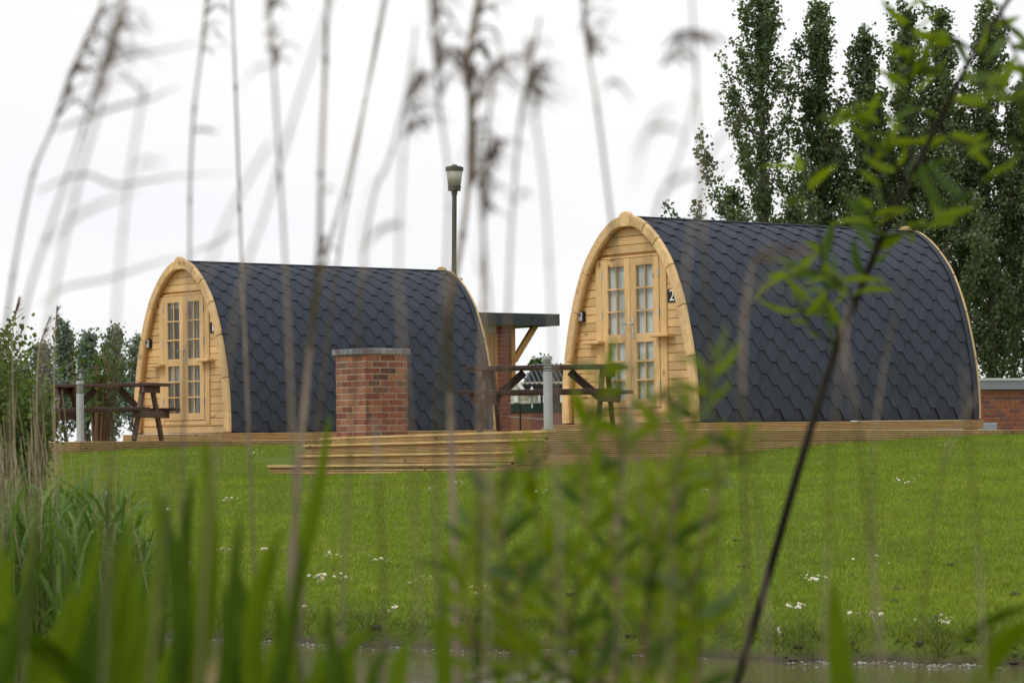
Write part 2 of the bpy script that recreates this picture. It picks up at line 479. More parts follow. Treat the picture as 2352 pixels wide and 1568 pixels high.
# ------------------------------------------------------------------ terrain
def shore(x):
    base = 15.53 - .60 * x
    base = np.where(x > 3.5, 13.43 - .25 * (x - 3.5), base)
    base = np.where(x < -2.5, 17.03 - .1 * (x + 2.5), base)
    return base + .10 * np.sin(x * 3.1 + .5) + .06 * np.sin(x * 7.7) + .035 * np.sin(x * 17.)
def ground_z(x, y):
    x = np.asarray(x, float); y = np.asarray(y, float)
    d = y - shore(x)
    t = np.clip(d / .35, 0, 1)
    up = .13 * (t * t * (3 - 2 * t)) + .0515 * np.clip(d - .35, 0, None) + .02 * np.sin(x * .8 + y * .5) * np.clip(d / 3, 0, 1)
    up = up - .125 * np.exp(-((x + 2.9) ** 2 + (y - 32.2) ** 2) / 5.5)
    lim = 1.165
    up = lim - np.log1p(np.exp((lim - up) * 14)) / 14 + 0.0
    up = np.where(d <= 0, 0, up)
    bed = -np.clip(-d * .35, 0, .55)
    near = np.clip((4.0 - y) / 1.6, 0, 1)
    nb = near * near * (3 - 2 * near) * .8
    return np.where(d > 0, up, bed + nb) + np.where((d > 0) & (d < .6), .02 * np.sin(x * 23.) * np.sin(y * 19.), 0)

def grid_sheet(name, xs, ys, zf, mat):
    X, Y = np.meshgrid(xs, ys)
    V = np.stack([X, Y, zf(X, Y)], -1).reshape(-1, 3)
    nx, ny = len(xs), len(ys)
    i = (np.arange(ny - 1)[:, None] * nx + np.arange(nx - 1)[None]).ravel()
    return np_mesh(name, V, np.stack([i, i + 1, i + nx + 1, i + nx], 1), mat, None, True)
xs = np.concatenate([np.linspace(-900, -30, 12), np.linspace(-28, -8, 20), np.linspace(-7.8, 9.8, 190), np.linspace(10, 30, 20), np.linspace(32, 900, 12)])
ys = np.concatenate([np.linspace(-30, -3, 8), np.linspace(-2.5, 11.5, 40), np.linspace(11.7, 19, 130), np.linspace(19.2, 45, 70), np.linspace(46, 120, 40), np.linspace(130, 1800, 14)])
tag(grid_sheet('ground', xs, ys, ground_z, M_ground), 'mown grass slope rising from the pond to the decks', kind='structure')
xw = np.linspace(-40, 40, 30); yw = np.linspace(-6, 19, 30)
tag(grid_sheet('pond_water', xw, yw, lambda x, y: x * 0 + .0, M_water), 'still greenish pond water below the bank', kind='structure')

# ------------------------------------------------------------------ camping pods
PW, PLEN, PH = 1.22, 4.81, 2.46          # half width, length, height of the arch
_pf = [(1.0, 0), (1.004, .05), (1.0, .11), (.988, .2), (.957, .31), (.905, .43), (.838, .55), (.762, .65), (.665, .75), (.578, .81), (.478, .867),
       (.37, .915), (.28, .947), (.19, .970), (.095, .982), (0, .986)]
def _dense():
    pts = np.array(_pf); n = len(pts); out = []
    for i in range(n - 1):
        p0 = pts[max(i - 1, 0)]; p1 = pts[i]; p2 = pts[i + 1]; p3 = pts[i + 2] if i + 2 < n else np.array([-pts[-2][0], pts[-2][1]])
        for t in np.linspace(0, 1, 12, endpoint=False):
            out.append(.5 * ((2 * p1) + (-p0 + p2) * t + (2 * p0 - 5 * p1 + 4 * p2 - p3) * t * t + (-p0 + 3 * p1 - 3 * p2 + p3) * t ** 3))
    out.append(pts[-1])
    o = np.array(out)
    return np.stack([o[:, 0] * PW, o[:, 1] * PH / .986], 1)
PROF = _dense()                                                   # right half (positive side), base to apex
SEG = np.linalg.norm(np.diff(PROF, axis=0), axis=1)
ARC = np.concatenate([[0], np.cumsum(SEG)])
ARCLEN = ARC[-1]
_tan = np.gradient(PROF, axis=0); _tan /= np.linalg.norm(_tan, axis=1)[:, None]
NRM = np.stack([_tan[:, 1], -_tan[:, 0]], 1)                      # outward
def arc_pt(s, off=0.):
    """point on the half profile at arc length s, moved outward by off; s may run past the apex"""
    if s > ARCLEN:
        p, q = arc_pt(2 * ARCLEN - s, off); return -p, q
    if s < 0:
        return PROF[0][0] + off, PROF[0][1] + s
    x = np.interp(s, ARC, PROF[:, 0]) + off * np.interp(s, ARC, NRM[:, 0])
    z = np.interp(s, ARC, PROF[:, 1]) + off * np.interp(s, ARC, NRM[:, 1])
    return float(x), float(z)
def inner_half(z, off):
    """half width of the profile moved by off at height z"""
    P = PROF + NRM * off
    k = np.argsort(P[:, 1])
    if z >= P[:, 1].max(): return 0.
    return float(np.interp(z, P[k, 1], P[k, 0]))
def arc_at_h(h):
    return float(np.interp(h * PH, PROF[:, 1], ARC))

BW, BT = .130, .062      # arch board width and thickness
def arch_board_mesh(s0, s1, x0, x1, sign):
    """one curved board of an arch between arc lengths s0 and s1, chamfered"""
    n = 7; ch = .014
    mb = MB(); sec = [(.0, x0 + ch), (-ch, x0), (-BW + ch, x0), (-BW, x0 + ch), (-BW, x1 - ch), (-BW + ch, x1), (-ch, x1), (0, x1 - ch)]
    g = .003
    ss = [s0 + g, s0 + g + .008] + list(np.linspace(s0 + .02, s1 - .02, n - 2)) + [s1 - g - .008, s1 - g]
    m = len(ss)
    for j, s in enumerate(ss):
        shrink = .010 if j in (0, m - 1) else 0
        for off, x in sec:
            o = off + (-shrink if off > -BW / 2 else shrink)
            xx = x + (shrink if x < (x0 + x1) / 2 else -shrink)
            y, z = arc_pt(s, o)
            mb.v.append((xx, sign * y, z))
    for j in range(m - 1):
        for k in range(8):
            mb.f.append((j * 8 + k, j * 8 + (k + 1) % 8, (j + 1) * 8 + (k + 1) % 8, (j + 1) * 8 + k)); mb.m.append(0)
    mb.f.append(tuple(range(8))); mb.f.append(tuple((m - 1) * 8 + k for k in range(8))[::-1]); mb.m += [0, 0]
    return mb
JOINTS = [0, arc_at_h(.312), arc_at_h(.555), arc_at_h(.748), arc_at_h(.878), arc_at_h(.952)]
KEY = .105
JOINTS.append(ARCLEN - KEY)

def keystone(x0, x1):
    mb = MB()
    yo, zo = arc_pt(ARCLEN - KEY + .003); yi, zi = arc_pt(ARCLEN - KEY + .004, -BW)
    zt = PH
    poly = [(-yi, zi), (-yo, zo), (-yo * .92, zo + .022), (-.055, zt + .038), (-.035, zt + .046), (.035, zt + .046), (.055, zt + .038), (yo * .92, zo + .022), (yo, zo), (yi, zi), (yi * .5, zt - BW - .004), (-yi * .5, zt - BW - .004)]
    n = len(poly); cy, cz = 0, sum(p[1] for p in poly) / n
    ch = .012
    rings = [(x0, .92), (x0 + ch, 1), (x1 - ch, 1), (x1, .92)]
    vs = [(x, cy + (a - cy) * k, cz + (b - cz) * k) for x, k in rings for a, b in poly]
    fs = [tuple(range(n)), tuple(3 * n + i for i in range(n))[::-1]]
    for r in range(3):
        fs += [(r * n + i, (r + 1) * n + i, (r + 1) * n + (i + 1) % n, r * n + (i + 1) % n) for i in range(n)]
    return mb.add(vs, fs)

X_ROOF0, X_ROOF1 = .052, PLEN - .052
ROOF_OFF = -.035
EXP, PER, TABW = .139, .332, .084
SLANT = (PER / 2 - TABW)
_cache = {}
def shingle_mesh(row, c0, clip):
    """tab of row `row` centred on x=c0 (pod space), clipped to the roof"""
    s0 = .015 + row * EXP
    b, sl, e = TABW / 2, SLANT, EXP
    def lerp_clip(x): return min(max(x, clip[0]), clip[1])
    levels = [(0, b), (e * .5, b + sl * .5), (e - .0005, b + sl), (e, PER / 2 - .002), (1.55 * e, PER / 2 - .002), (2.04 * e, PER / 2 - .002)]
    mb = MB(); top = []
    for k, (ds, hw) in enumerate(levels):
        t = ds / (2 * e)
        o_top = ROOF_OFF + .022 - .0165 * t
        o_bot = o_top - .0075
        for side in (-1, 1):
            for o in (o_top, o_bot):
                y, z = arc_pt(s0 + ds, o)
                mb.v.append((lerp_clip(c0 + side * hw), -y, z))
    L = len(levels)
    for k in range(L - 1):
        a, c = 4 * k, 4 * (k + 1)
        mb.f.append((a, c, c + 2, a + 2)); mb.m.append(0)                     # outer face
        mb.f.append((a + 1, a + 3, c + 3, c + 1)); mb.m.append(1)            # underside
        mb.f.append((a, a + 1, c + 1, c)); mb.m.append(1)                     # left edge
        mb.f.append((a + 2, c + 2, c + 3, a + 3)); mb.m.append(1)            # right edge
    mb.f.append((0, 2, 3, 1)); mb.m.append(1)
    e4 = 4 * (L - 1)
    mb.f.append((e4, e4 + 1, e4 + 3, e4 + 2)); mb.m.append(1)
    return mb

NROWS = int((ARCLEN - .015 - .13) / EXP)
def shingle_layout():
    out = []
    for r in range(NROWS):
        x = X_ROOF0 + (0 if r % 2 else PER / 2) - PER * .28
        while x - PER / 2 < X_ROOF1 - .02:
            if x + PER / 2 > X_ROOF0 + .02:
                out.append((r, x))
            x += PER
    return out

FX = .100                 # front wall plane (recess behind the arch face)
DOOR_HW, DOOR_Z0, DOOR_Z1 = .515, .185, 1.955
_shared = {}
def shared(key, fn, mats, smooth=False):
    if key not in _shared:
        _shared[key] = fn().mesh(key[0], mats, smooth)
    return _shared[key]
def inst(name, key, fn, mats, parent, loc=None, smooth=False):
    o = bpy.data.objects.new(name, shared(key, fn, mats, smooth))
    if loc is not None: o.location = loc
    return lk(o, parent)

def text_mesh(ch, size, mat):
    cu = bpy.data.curves.new('numeral', 'FONT'); cu.body = ch; cu.size = size; cu.extrude = .003
    cu.align_x = 'CENTER'; cu.align_y = 'CENTER'
    o = bpy.data.objects.new('numeral', cu); C.objects.link(o)
    bpy.context.view_layer.update()
    me = bpy.data.meshes.new_from_object(o.evaluated_get(bpy.context.evaluated_depsgraph_get()))
    bpy.data.objects.remove(o)
    me.materials.clear(); me.materials.append(mat)
    return me

def make_pod(loc, theta, label, number, blinds):
    pod = empty('camping_pod', loc, theta)
    tag(pod, label, 'camping pod', 'wooden camping pods')
    # --- arches: front and back
    for nm, x0, x1 in (('front_arch', 0., BT), ('back_arch', PLEN - BT, PLEN)):
        arch = inst(nm, (nm, 'key'), lambda: keystone(x0, x1), M_board, pod)
        tag(arch, 'timber keystone boss on top of the arch')
        for i in range(len(JOINTS) - 1):
            for sg in (-1, 1):
                inst('arch_board', ('arch_board', nm, i, sg), lambda: arch_board_mesh(JOINTS[i], JOINTS[i + 1], x0, x1, sg), M_board, arch)
    # --- roof
    def shell():
        mb = MB(); prof = [arc_pt(s, ROOF_OFF) for s in np.linspace(0, 2 * ARCLEN, 61)]
        inn = [arc_pt(s, ROOF_OFF - .05) for s in np.linspace(0, 2 * ARCLEN, 61)]
        n = 61
        mb.v += [(x, -y, z) for x in (X_ROOF0, X_ROOF1) for pr in (prof, inn) for y, z in pr]
        for i in range(n - 1):
            mb.f += [(i, i + 1, 2 * n + i + 1, 2 * n + i), (n + i, 3 * n + i, 3 * n + i + 1, n + i + 1), (i, n + i, n + i + 1, i + 1), (2 * n + i, 2 * n + i + 1, 3 * n + i + 1, 3 * n + i)]
            mb.m += [0, 0, 0, 0]
        return mb
    roof = inst('roof', ('roof', 's'), shell, M_shingle, pod)
    tag(roof, 'dark blue grey felt shingle roof curving to the ground')
    lay = shingle_layout()
    for r, x in lay:
        lo, hi = x - PER / 2, x + PER / 2
        if lo < X_ROOF0 or hi > X_ROOF1:
            inst('shingle', ('shingle', r, round(x, 3)), lambda: shingle_mesh(r, x, (X_ROOF0, X_ROOF1)), [M_shingle, M_bitumen], roof)
        else:
            inst('shingle', ('shingle', r), lambda: shingle_mesh(r, 0, (-9, 9)), [M_shingle, M_bitumen], roof, (x, 0, 0))
    def far_side():
        mb = MB()
        for r, x in lay:
            s = shingle_mesh(r, x, (X_ROOF0, X_ROOF1))
            s.v = [(a, -b, c) for a, b, c in s.v]; s.f = [f[::-1] for f in s.f]
            b0 = len(mb.v); mb.v += s.v; mb.f += [tuple(i + b0 for i in f) for f in s.f]; mb.m += s.m
        return mb
    tag(inst('far_side_shingles', ('far', 0), far_side, [M_shingle, M_bitumen], roof), kind='stuff')
    def ridge():
        mb = MB(); n = 11
        ss = np.linspace(ARCLEN - .16, ARCLEN + .16, n)
        for x in (X_ROOF0 + .001, X_ROOF1 - .001):
            for s, o in [(s, ROOF_OFF + .031) for s in ss] + [(s, ROOF_OFF + .016) for s in ss[::-1]]:
                y, z = arc_pt(s, o); mb.v.append((x, -y, z))
        k = 2 * n
        for i in range(k): mb.f.append((i, (i + 1) % k, k + (i + 1) % k, k + i)); mb.m.append(0)
        mb.f += [tuple(range(k))[::-1], tuple(range(k, 2 * k))]; mb.m += [0, 0]
        return mb
    inst('ridge_strip', ('ridge', 0), ridge, M_shingle, roof)
    def edge():
        mb = MB(); ss = np.linspace(0.01, ARCLEN - .15, 30)
        for s in ss:
            for x, o in ((X_ROOF1 - .085, ROOF_OFF + .036), (X_ROOF1 + .0, ROOF_OFF + .036), (X_ROOF1 + .0, ROOF_OFF + .01), (X_ROOF1 - .085, ROOF_OFF + .01)):
                y, z = arc_pt(s, o); mb.v.append((x, -y, z))
        for i in range(29):
            for k in range(4):
                mb.f.append((i * 4 + k, i * 4 + (k + 1) % 4, i * 4 + 4 + (k + 1) % 4, i * 4 + 4 + k)); mb.m.append(1 if k in (1, 3) else 0)
        return mb
    inst('edge_strip', ('edge', 0), edge, [M_shingle, M_bitumen], roof)
    # --- soffit boards lining the recess of the arch and body inside
    IO = -.117
    ss = np.linspace(.0, 2 * ARCLEN, 43)
    for i in range(42):
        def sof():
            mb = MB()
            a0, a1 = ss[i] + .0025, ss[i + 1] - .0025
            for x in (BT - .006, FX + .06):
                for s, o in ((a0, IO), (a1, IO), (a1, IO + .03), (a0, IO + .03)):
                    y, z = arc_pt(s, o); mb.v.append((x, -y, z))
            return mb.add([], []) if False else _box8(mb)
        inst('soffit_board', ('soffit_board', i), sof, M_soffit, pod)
    # --- front wall of planks
    def backing():
        mb = MB(); P = [arc_pt(s, IO + .01) for s in np.linspace(0, 2 * ARCLEN, 41)]
        dp = [(-DOOR_HW - .05, 0.), (-DOOR_HW - .05, DOOR_Z1 + .02), (DOOR_HW + .05, DOOR_Z1 + .02), (DOOR_HW + .05, 0.)]
        poly = [(-y, z) for y, z in P] + dp[::-1]
        return mb.prism(poly, FX + .028, FX + .06, 0)
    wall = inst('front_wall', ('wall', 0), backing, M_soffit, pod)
    PLH = .1005
    k = 0
    z = .105
    fw = .125                                                  # upright beside the door
    while z < 2.32:
        z1 = min(z + PLH, 2.34)
        segs = []
        if z < DOOR_Z1 + .02:
            inner0 = DOOR_HW + fw + .003
            segs = [(inner0, 1), (inner0, -1)]
        else:
            segs = [(None, 0)]
        for inner0, sg in segs:
            def plank():
                za, zb = z + .002, z1 - .002
                oa, ob = inner_half(za, IO - .002), inner_half(zb, IO - .002)
                if inner0 is None:
                    poly = [(-oa, za), (oa, za), (ob, zb), (-ob, zb)]
                else:
                    poly = [(inner0, za), (max(oa, inner0 + .01), za), (max(ob, inner0 + .01), zb), (inner0, zb)]
                    if sg < 0: poly = [(-a, b) for a, b in poly][::-1]
                mb = MB(); n = 4; cy = sum(p[0] for p in poly) / 4
                ring = [(FX + .03, 0), (FX + .008, 0), (FX, .006)]
                for x, c in ring:
                    for j, (a, b) in enumerate(poly):
                        mb.v.append((x, a, b + (c if j < 2 else -c) if sg >= 0 else b + (c if j >= 2 else -c)))
                for r in range(2):
                    mb.f += [(r * 4 + i, r * 4 + (i + 1) % 4, r * 4 + 4 + (i + 1) % 4, r * 4 + 4 + i) for i in range(4)]
                mb.f += [(8, 9, 10, 11), (3, 2, 1, 0)]
                mb.m = [0] * len(mb.f)
                return mb
            if inner0 is not None and inner_half(z1, IO) < inner0 + .015: continue
            inst('plank', ('plank', k, sg), plank, M_plank, wall)
        z = z1; k += 1
    # bottom boards
    def sill(): return MB().box(FX - .022, FX + .03, -1.075, 1.075, .0, .098, .006)
    inst('bottom_board', ('sill', 0), sill, M_rail, wall)
    def drip(): return MB().box(FX - .03, FX + .02, -1.06, 1.06, .099, .122, .004)
    inst('drip_strip', ('drip', 0), drip, M_soffit, wall)
    # --- door frame
    frame = inst('door_frame', ('dfh', 0), lambda: MB().box(FX - .018, FX + .05, -DOOR_HW - .02, DOOR_HW + .02, DOOR_Z1 + .006, DOOR_Z1 + .03, .003), M_rail, pod)
    for sg in (-1, 1):
        inst('frame_upright', ('dfu', sg), lambda: MB().box(FX - .02, FX + .05, min(sg * (DOOR_HW + .006), sg * (DOOR_HW + fw)), max(sg * (DOOR_HW + .006), sg * (DOOR_HW + fw)), .124, DOOR_Z1 + (.005 if sg > 0 else .005), .006), M_stile, frame)
    inst('threshold', ('dft', 0), lambda: MB().box(FX - .014, FX + .05, -DOOR_HW, DOOR_HW, .124, DOOR_Z0 - .004, .004), M_rail, frame)
    # --- doors : local y positive is the far (left) side
    for sg in (1, -1):
        a, b = (.003, DOOR_HW)
        st_in, st_out = .105, .108
        y0, y1 = (a, b) if sg > 0 else (-b, -a)
        gy0, gy1 = (a + st_in, b - st_out) if sg > 0 else (-b + st_out, -a - st_in)
        xf, xb = FX - .026, FX + .02
        door = inst('door', ('doorrail', sg), lambda: MB().box(xf + .0015, xb, gy0 + .0005, gy1 - .0005, .955, 1.058, .004), M_rail, pod)
        for zz0, zz1 in ((DOOR_Z0, .285), (1.862, DOOR_Z1)):
            inst('door_rail', ('door_rail', sg, zz0), lambda: MB().box(xf + .0015, xb, gy0 + .0005, gy1 - .0005, zz0, zz1, .004), M_rail, door)
        for ya, yb in ((y0, gy0), (gy1, y1)):
            inst('door_stile', ('door_stile', sg, ya), lambda: MB().box(xf, xb, ya, yb, DOOR_Z0, DOOR_Z1, .005), M_stile, door)
        for zz0, zz1 in ((.285, .955), (1.058, 1.862)):
            ym = (gy0 + gy1) / 2
            inst('glazing_bar', ('gbv', sg, zz0), lambda: MB().box(xf + .006, xb - .01, ym - .009, ym + .009, zz0, zz1, .003), M_stile, door)
            for j in (1, 2):
                zc = zz0 + (zz1 - zz0) * j / 3
                inst('glazing_bar', ('gbh', sg, zz0, j), lambda: MB().box(xf - .004, xb - .012, gy0 - .018, gy1 + .018, zc - .011, zc + .011, .004), M_rail, door)
            for j in range(3):
                za = zz0 + (zz1 - zz0) * j / 3 + (.011 if j else 0); zb = zz0 + (zz1 - zz0) * (j + 1) / 3 - (.011 if j < 2 else 0)
                for ya, yb in ((gy0, ym - .009), (ym + .009, gy1)):
                    inst('pane', ('pane', sg, zz0, j, ya), lambda: MB().box(FX - .006, FX - .002, ya, yb, za, zb), M_glass, door)
        if sg < 0:
            hd = inst('handle', ('hplate', 0), lambda: MB().box(xf - .010, xf - .001, -.068, -.040, 1.0, 1.255, .003), M_steel, door)
            tag(hd, 'brushed steel lever handle on the right hand door')
            mb = MB().tube([(xf - .010, -.054, 1.175), (xf - .045, -.054, 1.175), (xf - .054, -.048, 1.175), (xf - .056, -.03, 1.175), (xf - .055, .058, 1.172)], .010, 8)
            _l = mb
            inst('lever', ('lever', 0), lambda: _l, M_steel, door, smooth=True)
            inst('lock', ('lock', 0), lambda: MB().tube([(xf - .0105, -.054, 1.06), (xf - .02, -.054, 1.06)], .012, 8), M_steel, door)
        for hz in (.40, 1.25, 1.72):
            yy = sg * (DOOR_HW + .003)
            inst('hinge', ('hinge', sg, hz), lambda: MB().tube([(xf - .006, yy, hz), (xf - .006, yy, hz + .1)], .009, 8), M_steel, door)
    # --- shelves beside the door
    for sg, hz in ((1, .955), (-1, 1.0)):
        inst('shelf', ('shelf', sg), lambda: MB().box(FX - .135, FX - .021, sg * .62 - .15, sg * .62 + .15, hz, hz + .042, .008), M_rail, pod)
    # --- what is behind the glass
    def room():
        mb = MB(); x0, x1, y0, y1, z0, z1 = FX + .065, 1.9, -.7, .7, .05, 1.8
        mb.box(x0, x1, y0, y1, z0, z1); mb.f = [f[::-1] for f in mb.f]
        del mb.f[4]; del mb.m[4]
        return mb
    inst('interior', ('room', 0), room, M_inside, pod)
    if blinds:
        for sg in (1, -1):
            ya, yb = (.07, DOOR_HW - .05) if sg > 0 else (-DOOR_HW + .05, -.07)
            mb = MB()
            zz = .25
            while zz < 1.9:
                mb.add([(FX + .022, ya, zz), (FX + .022, yb, zz), (FX + .034, yb, zz + .027), (FX + .034, ya, zz + .027)], [(0, 1, 2, 3)])
                zz += .025
            mb.box(FX + .024, FX + .04, ya, yb, 1.9, 1.93)
            mb.build('blind', M_blind, pod)
    else:
        for ya, yb in ((-.255, -.07), (.40, .45)):
            mb = MB(); n = 26; v = []
            for i in range(n):
                t = i / (n - 1)
                v.append((FX + .055 + .018 * math.sin(t * (yb - ya) * 110), ya + (yb - ya) * t))
            for i in range(n - 1):
                (xa, yy0), (xb_, yy1) = v[i], v[i + 1]
                mb.add([(xa, yy0, .2), (xb_, yy1, .2), (xb_, yy1, 1.9), (xa, yy0, 1.9)], [(0, 1, 2, 3)])
            mb.build('curtain', M_curtain, pod)
        MB().box(FX + .03, FX + .05, .1, .42, 1.78, 1.87, .01).build('pelmet', M_curtain, pod)
        MB().box(FX + .03, FX + .06, .1, .42, .72, .95, .01).build('café_curtain'.replace('é', 'e'), M_curtain, pod)
    # --- key safe
    ks = MB().box(FX - .052, FX - .001, .845, .925, 1.235, 1.365, .012).build('key_safe', M_dark, pod)
    tag(ks, 'black key safe with a silver cover')
    MB().box(FX - .066, FX - .05, .852, .918, 1.242, 1.352, .008).build('key_safe_cover', M_silver, ks)
    MB().box(FX - .070, FX - .064, .870, .900, 1.30, 1.33, .003).build('key_window', M_dark, ks)
    # --- number plate
    pl = MB().box(FX - .012, FX - .001, -.82, -.655, 1.40, 1.55, .003).build('number_plate', M_dark, pod)
    tag(pl, 'black plate with the white number ' + number)
    nu = lk(bpy.data.objects.new('numeral', text_mesh(number, .19, M_white)), pl)
    nu.matrix_local = Matrix(((0, 0, -1, FX - .016), (-1, 0, 0, -.737), (0, 1, 0, 1.475), (0, 0, 0, 1)))
    return pod

def _box8(mb):
    mb.f = [(0, 1, 2, 3), (7, 6, 5, 4), (0, 4, 5, 1), (1, 5, 6, 2), (2, 6, 7, 3), (3, 7, 4, 0)]
    mb.m = [0] * 6
    return mb

TH1, TH2 = .6989, .6678
pod1_o, pod2_o = Vector((-4.7236, 39.0903, 1.309)), Vector((1.3445, 32.5723, 1.342))
make_pod(pod1_o, TH1, 'smaller looking left hand pod with dark door panes, behind the brick pier', '1', False)
make_pod(pod2_o, TH2, 'larger looking right hand pod with blinds and the number two beside its door', '2', True)
def UW(t): return Vector((math.cos(t), math.sin(t), 0)), Vector((math.sin(t), -math.cos(t), 0))
u1, w1 = UW(TH1); u2, w2 = UW(TH2)

# small flue standing at the back of the left pod
fl = MB().lathe([(.035, 0), (.035, .16), (.075, .165), (.075, .2), (.02, .215)], 14).build('flue_cap', M_galv)
fl.location = at(1052, 668, 43.6)
tag(fl, 'small grey flue cap behind the back arch of the left pod', 'flue')
# its pipe runs down behind the pod
MB().tube([(0, 0, -2.3), (0, 0, .02)], .032, 10).build('pipe', M_galv, fl)

# ------------------------------------------------------------------ timber decks with grooved boards
def grooved(p, q, h, out, parent, thick=.024, n=6, name='fascia_board', hq=None):
    """grooved deck board standing on edge: p,q top corners of the front face, out = facing direction"""
    p, q, out = Vector(p), Vector(q), Vector(out).normalized()
    hq = h if hq is None else hq
    prof = [(0, 0.0), (-.003, .004)]
    prof = []
    for i in range(n):
        a, b = i / n, (i + 1) / n
        prof += [(-.004 if i == 0 else 0, a + .02 / n * 3), (0, a + .18 / n), (0, b - .50 / n), (-.009, b - .44 / n), (-.009, b - .06 / n)]
    prof += [(-.004, 1.0)]
    mb = MB()
    for e, hh in ((p, h), (q, hq)):
        for o, t in prof: mb.v.append(tuple(e + out * o - Vector((0, 0, t * hh))))
        mb.v.append(tuple(e - out * thick - Vector((0, 0, hh)))); mb.v.append(tuple(e - out * thick))
    k = len(prof) + 2
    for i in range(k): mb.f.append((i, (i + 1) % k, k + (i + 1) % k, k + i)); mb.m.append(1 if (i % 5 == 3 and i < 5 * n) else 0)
    mb.f += [tuple(range(k))[::-1], tuple(range(k, 2 * k))]; mb.m += [0, 0]
    # keep object texture space along the board
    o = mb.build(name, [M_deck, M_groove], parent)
    return o
def board_row(p, q, h, out, parent, length=2.4, start=0., **kw):
    p, q = Vector(p), Vector(q)
    L = (q - p).length; d = (q - p) / L
    s = 0.; first = True
    while s < L - .02:
        e = min(L, s + (start if (first and start) else length)); first = False
        if L - e < .25: e = L
        grooved(p + d * (s + .0015), p + d * (e - .0015), h, out, parent, **kw)
        s = e

# deck of the right pod (terrace): corner K, runs along u2, stairs go down along -u2
K = Vector((.380, 29.557, 1.275))
def terr(a, b):                       # a along u2, b along -w2 ; slightly out of level as in the picture
    p = K + u2 * a - w2 * b
    p.z = 1.275 - .0088 * a - .0117 * b
    return p
deck2 = empty('timber_terrace', K)
tag(deck2, 'stepped grooved timber terrace under the right pod and brick pier', 'deck')
iK = Matrix.Translation(-K)
def child_fix(par):
    for ch in par.children: ch.matrix_parent_inverse = par.matrix_basis.inverted()
# side fascia, three boards deep
BH = .128
for r in range(4):
    a0 = 0
    za = Vector((0, 0, -.001 - r * (BH + .003)))
    pa = K + u2 * 0 + za; 
    A, Bq = terr(0, 0) + za, terr(9.0, 0) + za
    board_row(A, Bq, BH, w2, deck2, 2.4, 1.7 if r % 2 else 2.4)
MB().box(-.045, .045, -.045, .045, -.6, .0, .004).build('corner_post', M_deckend, deck2)
deck2.children[-1].matrix_basis = Matrix.Translation(terr(.05, .05) - Vector((0, 0, .03))) @ Matrix.Rotation(TH2, 4, 'Z')
# the surface boards, laid along the terrace
nb = 0
b_ = .02
while b_ < 4.4:
    p, q = terr(.088, b_ + .06), terr(9.0, b_ + .06)
    if b_ > .6: q = terr(9.0, b_ + .06)
    mb = MB().beam(p - Vector((0, 0, .016)), q - Vector((0, 0, .016)), .118, .027)
    mb.build('surface_board', M_deck, deck2)
    b_ += .124
# stairs : riser fronts face -u2
ST = [ # a, top z right, right b, left b, top z left
    (0.0, 1.272, .0, 4.05, 1.226), (-.235, 1.184, .0, 4.28, 1.142), (-.47, 1.053, .0, 4.06, 1.022), (-.70, .932, .0, 4.35, .907)]
for i, (a, zr, br, bl, zl) in enumerate(ST):
    nxt = ST[i + 1][1] if i < 3 else .70
    nxl = ST[i + 1][4] if i < 3 else .70
    p = K + u2 * (a - .026) - w2 * br; p.z = zr - .028
    q = K + u2 * (a - .026) - w2 * bl; q.z = zl - .028
    hh, hl = (zr - nxt) - .031, (zl - nxl) - .031
    if i == 0:
        MB().beam(p + u2 * .052 + w2 * .012 + Vector((0, 0, .0145)), q + u2 * .052 + Vector((0, 0, .0145)), .118, .026).build('nosing_board', M_deck, deck2)
    mid = p.lerp(q, .55)
    grooved(p, mid - (q - p).normalized() * .0015, hh, -u2, deck2, name='riser_board', hq=hh + (hl - hh) * .55)
    grooved(mid + (q - p).normalized() * .0015, q, hh + (hl - hh) * .55, -u2, deck2, name='riser_board', hq=hl)
    if i:
        # tread boards and cheek under them
        for j in range(2):
            off = -.048 + j * .118
            pp = K + u2 * (a + off + .05) - w2 * (br - .012); pp.z = zr - .014
            qq = K + u2 * (a + off + .05) - w2 * bl; qq.z = zl - .014
            MB().beam(pp, qq, .112, .026).build('tread_board', M_deck, deck2)
        pa = K + u2 * (a + .0) + w2 * .0; pa.z = zr - .029
        pb = K + u2 * (a + .235) + w2 * .0; pb.z = zr - .029
        h = max(zr - .03 - .62, .05)
        m = 0
        while m * BH < h:
            z = zr - .029 - m * (BH + .002)
            grooved(Vector((pa.x, pa.y, z)), Vector((pb.x, pb.y, z)), BH, w2, deck2, name='cheek_board')
            m += 1
# plinth fascia directly below the right pod
pz = pod2_o.z
for off0, off1 in ((-.16, PLEN - .0),):
    P0 = pod2_o + w2 * (PW + .035) + u2 * off0; P1 = pod2_o + w2 * (PW + .035) + u2 * off1
    P0.z = P1.z = pz - .006
    board_row(P0, P1, .105, w2, deck2, 2.4, 2.0, n=6, name='plinth_board')
    Q0 = pod2_o - w2 * (PW + .035) + u2 * off0; Q0.z = pz - .006
    board_row(Q0, P0, .105, -u2, deck2, 2.6, n=6, name='plinth_board')
MB().prism([tuple((pod2_o + u2 * a + w2 * b).xy) for a, b in ((-.135, PW + .01), (PLEN, PW + .01), (PLEN, -PW - .01), (-.135, -PW - .01))], pz - .1, pz - .007, 2).build('plinth_core', M_soil, deck2)
child_fix(deck2)
for ch in deck2.children:
    pass

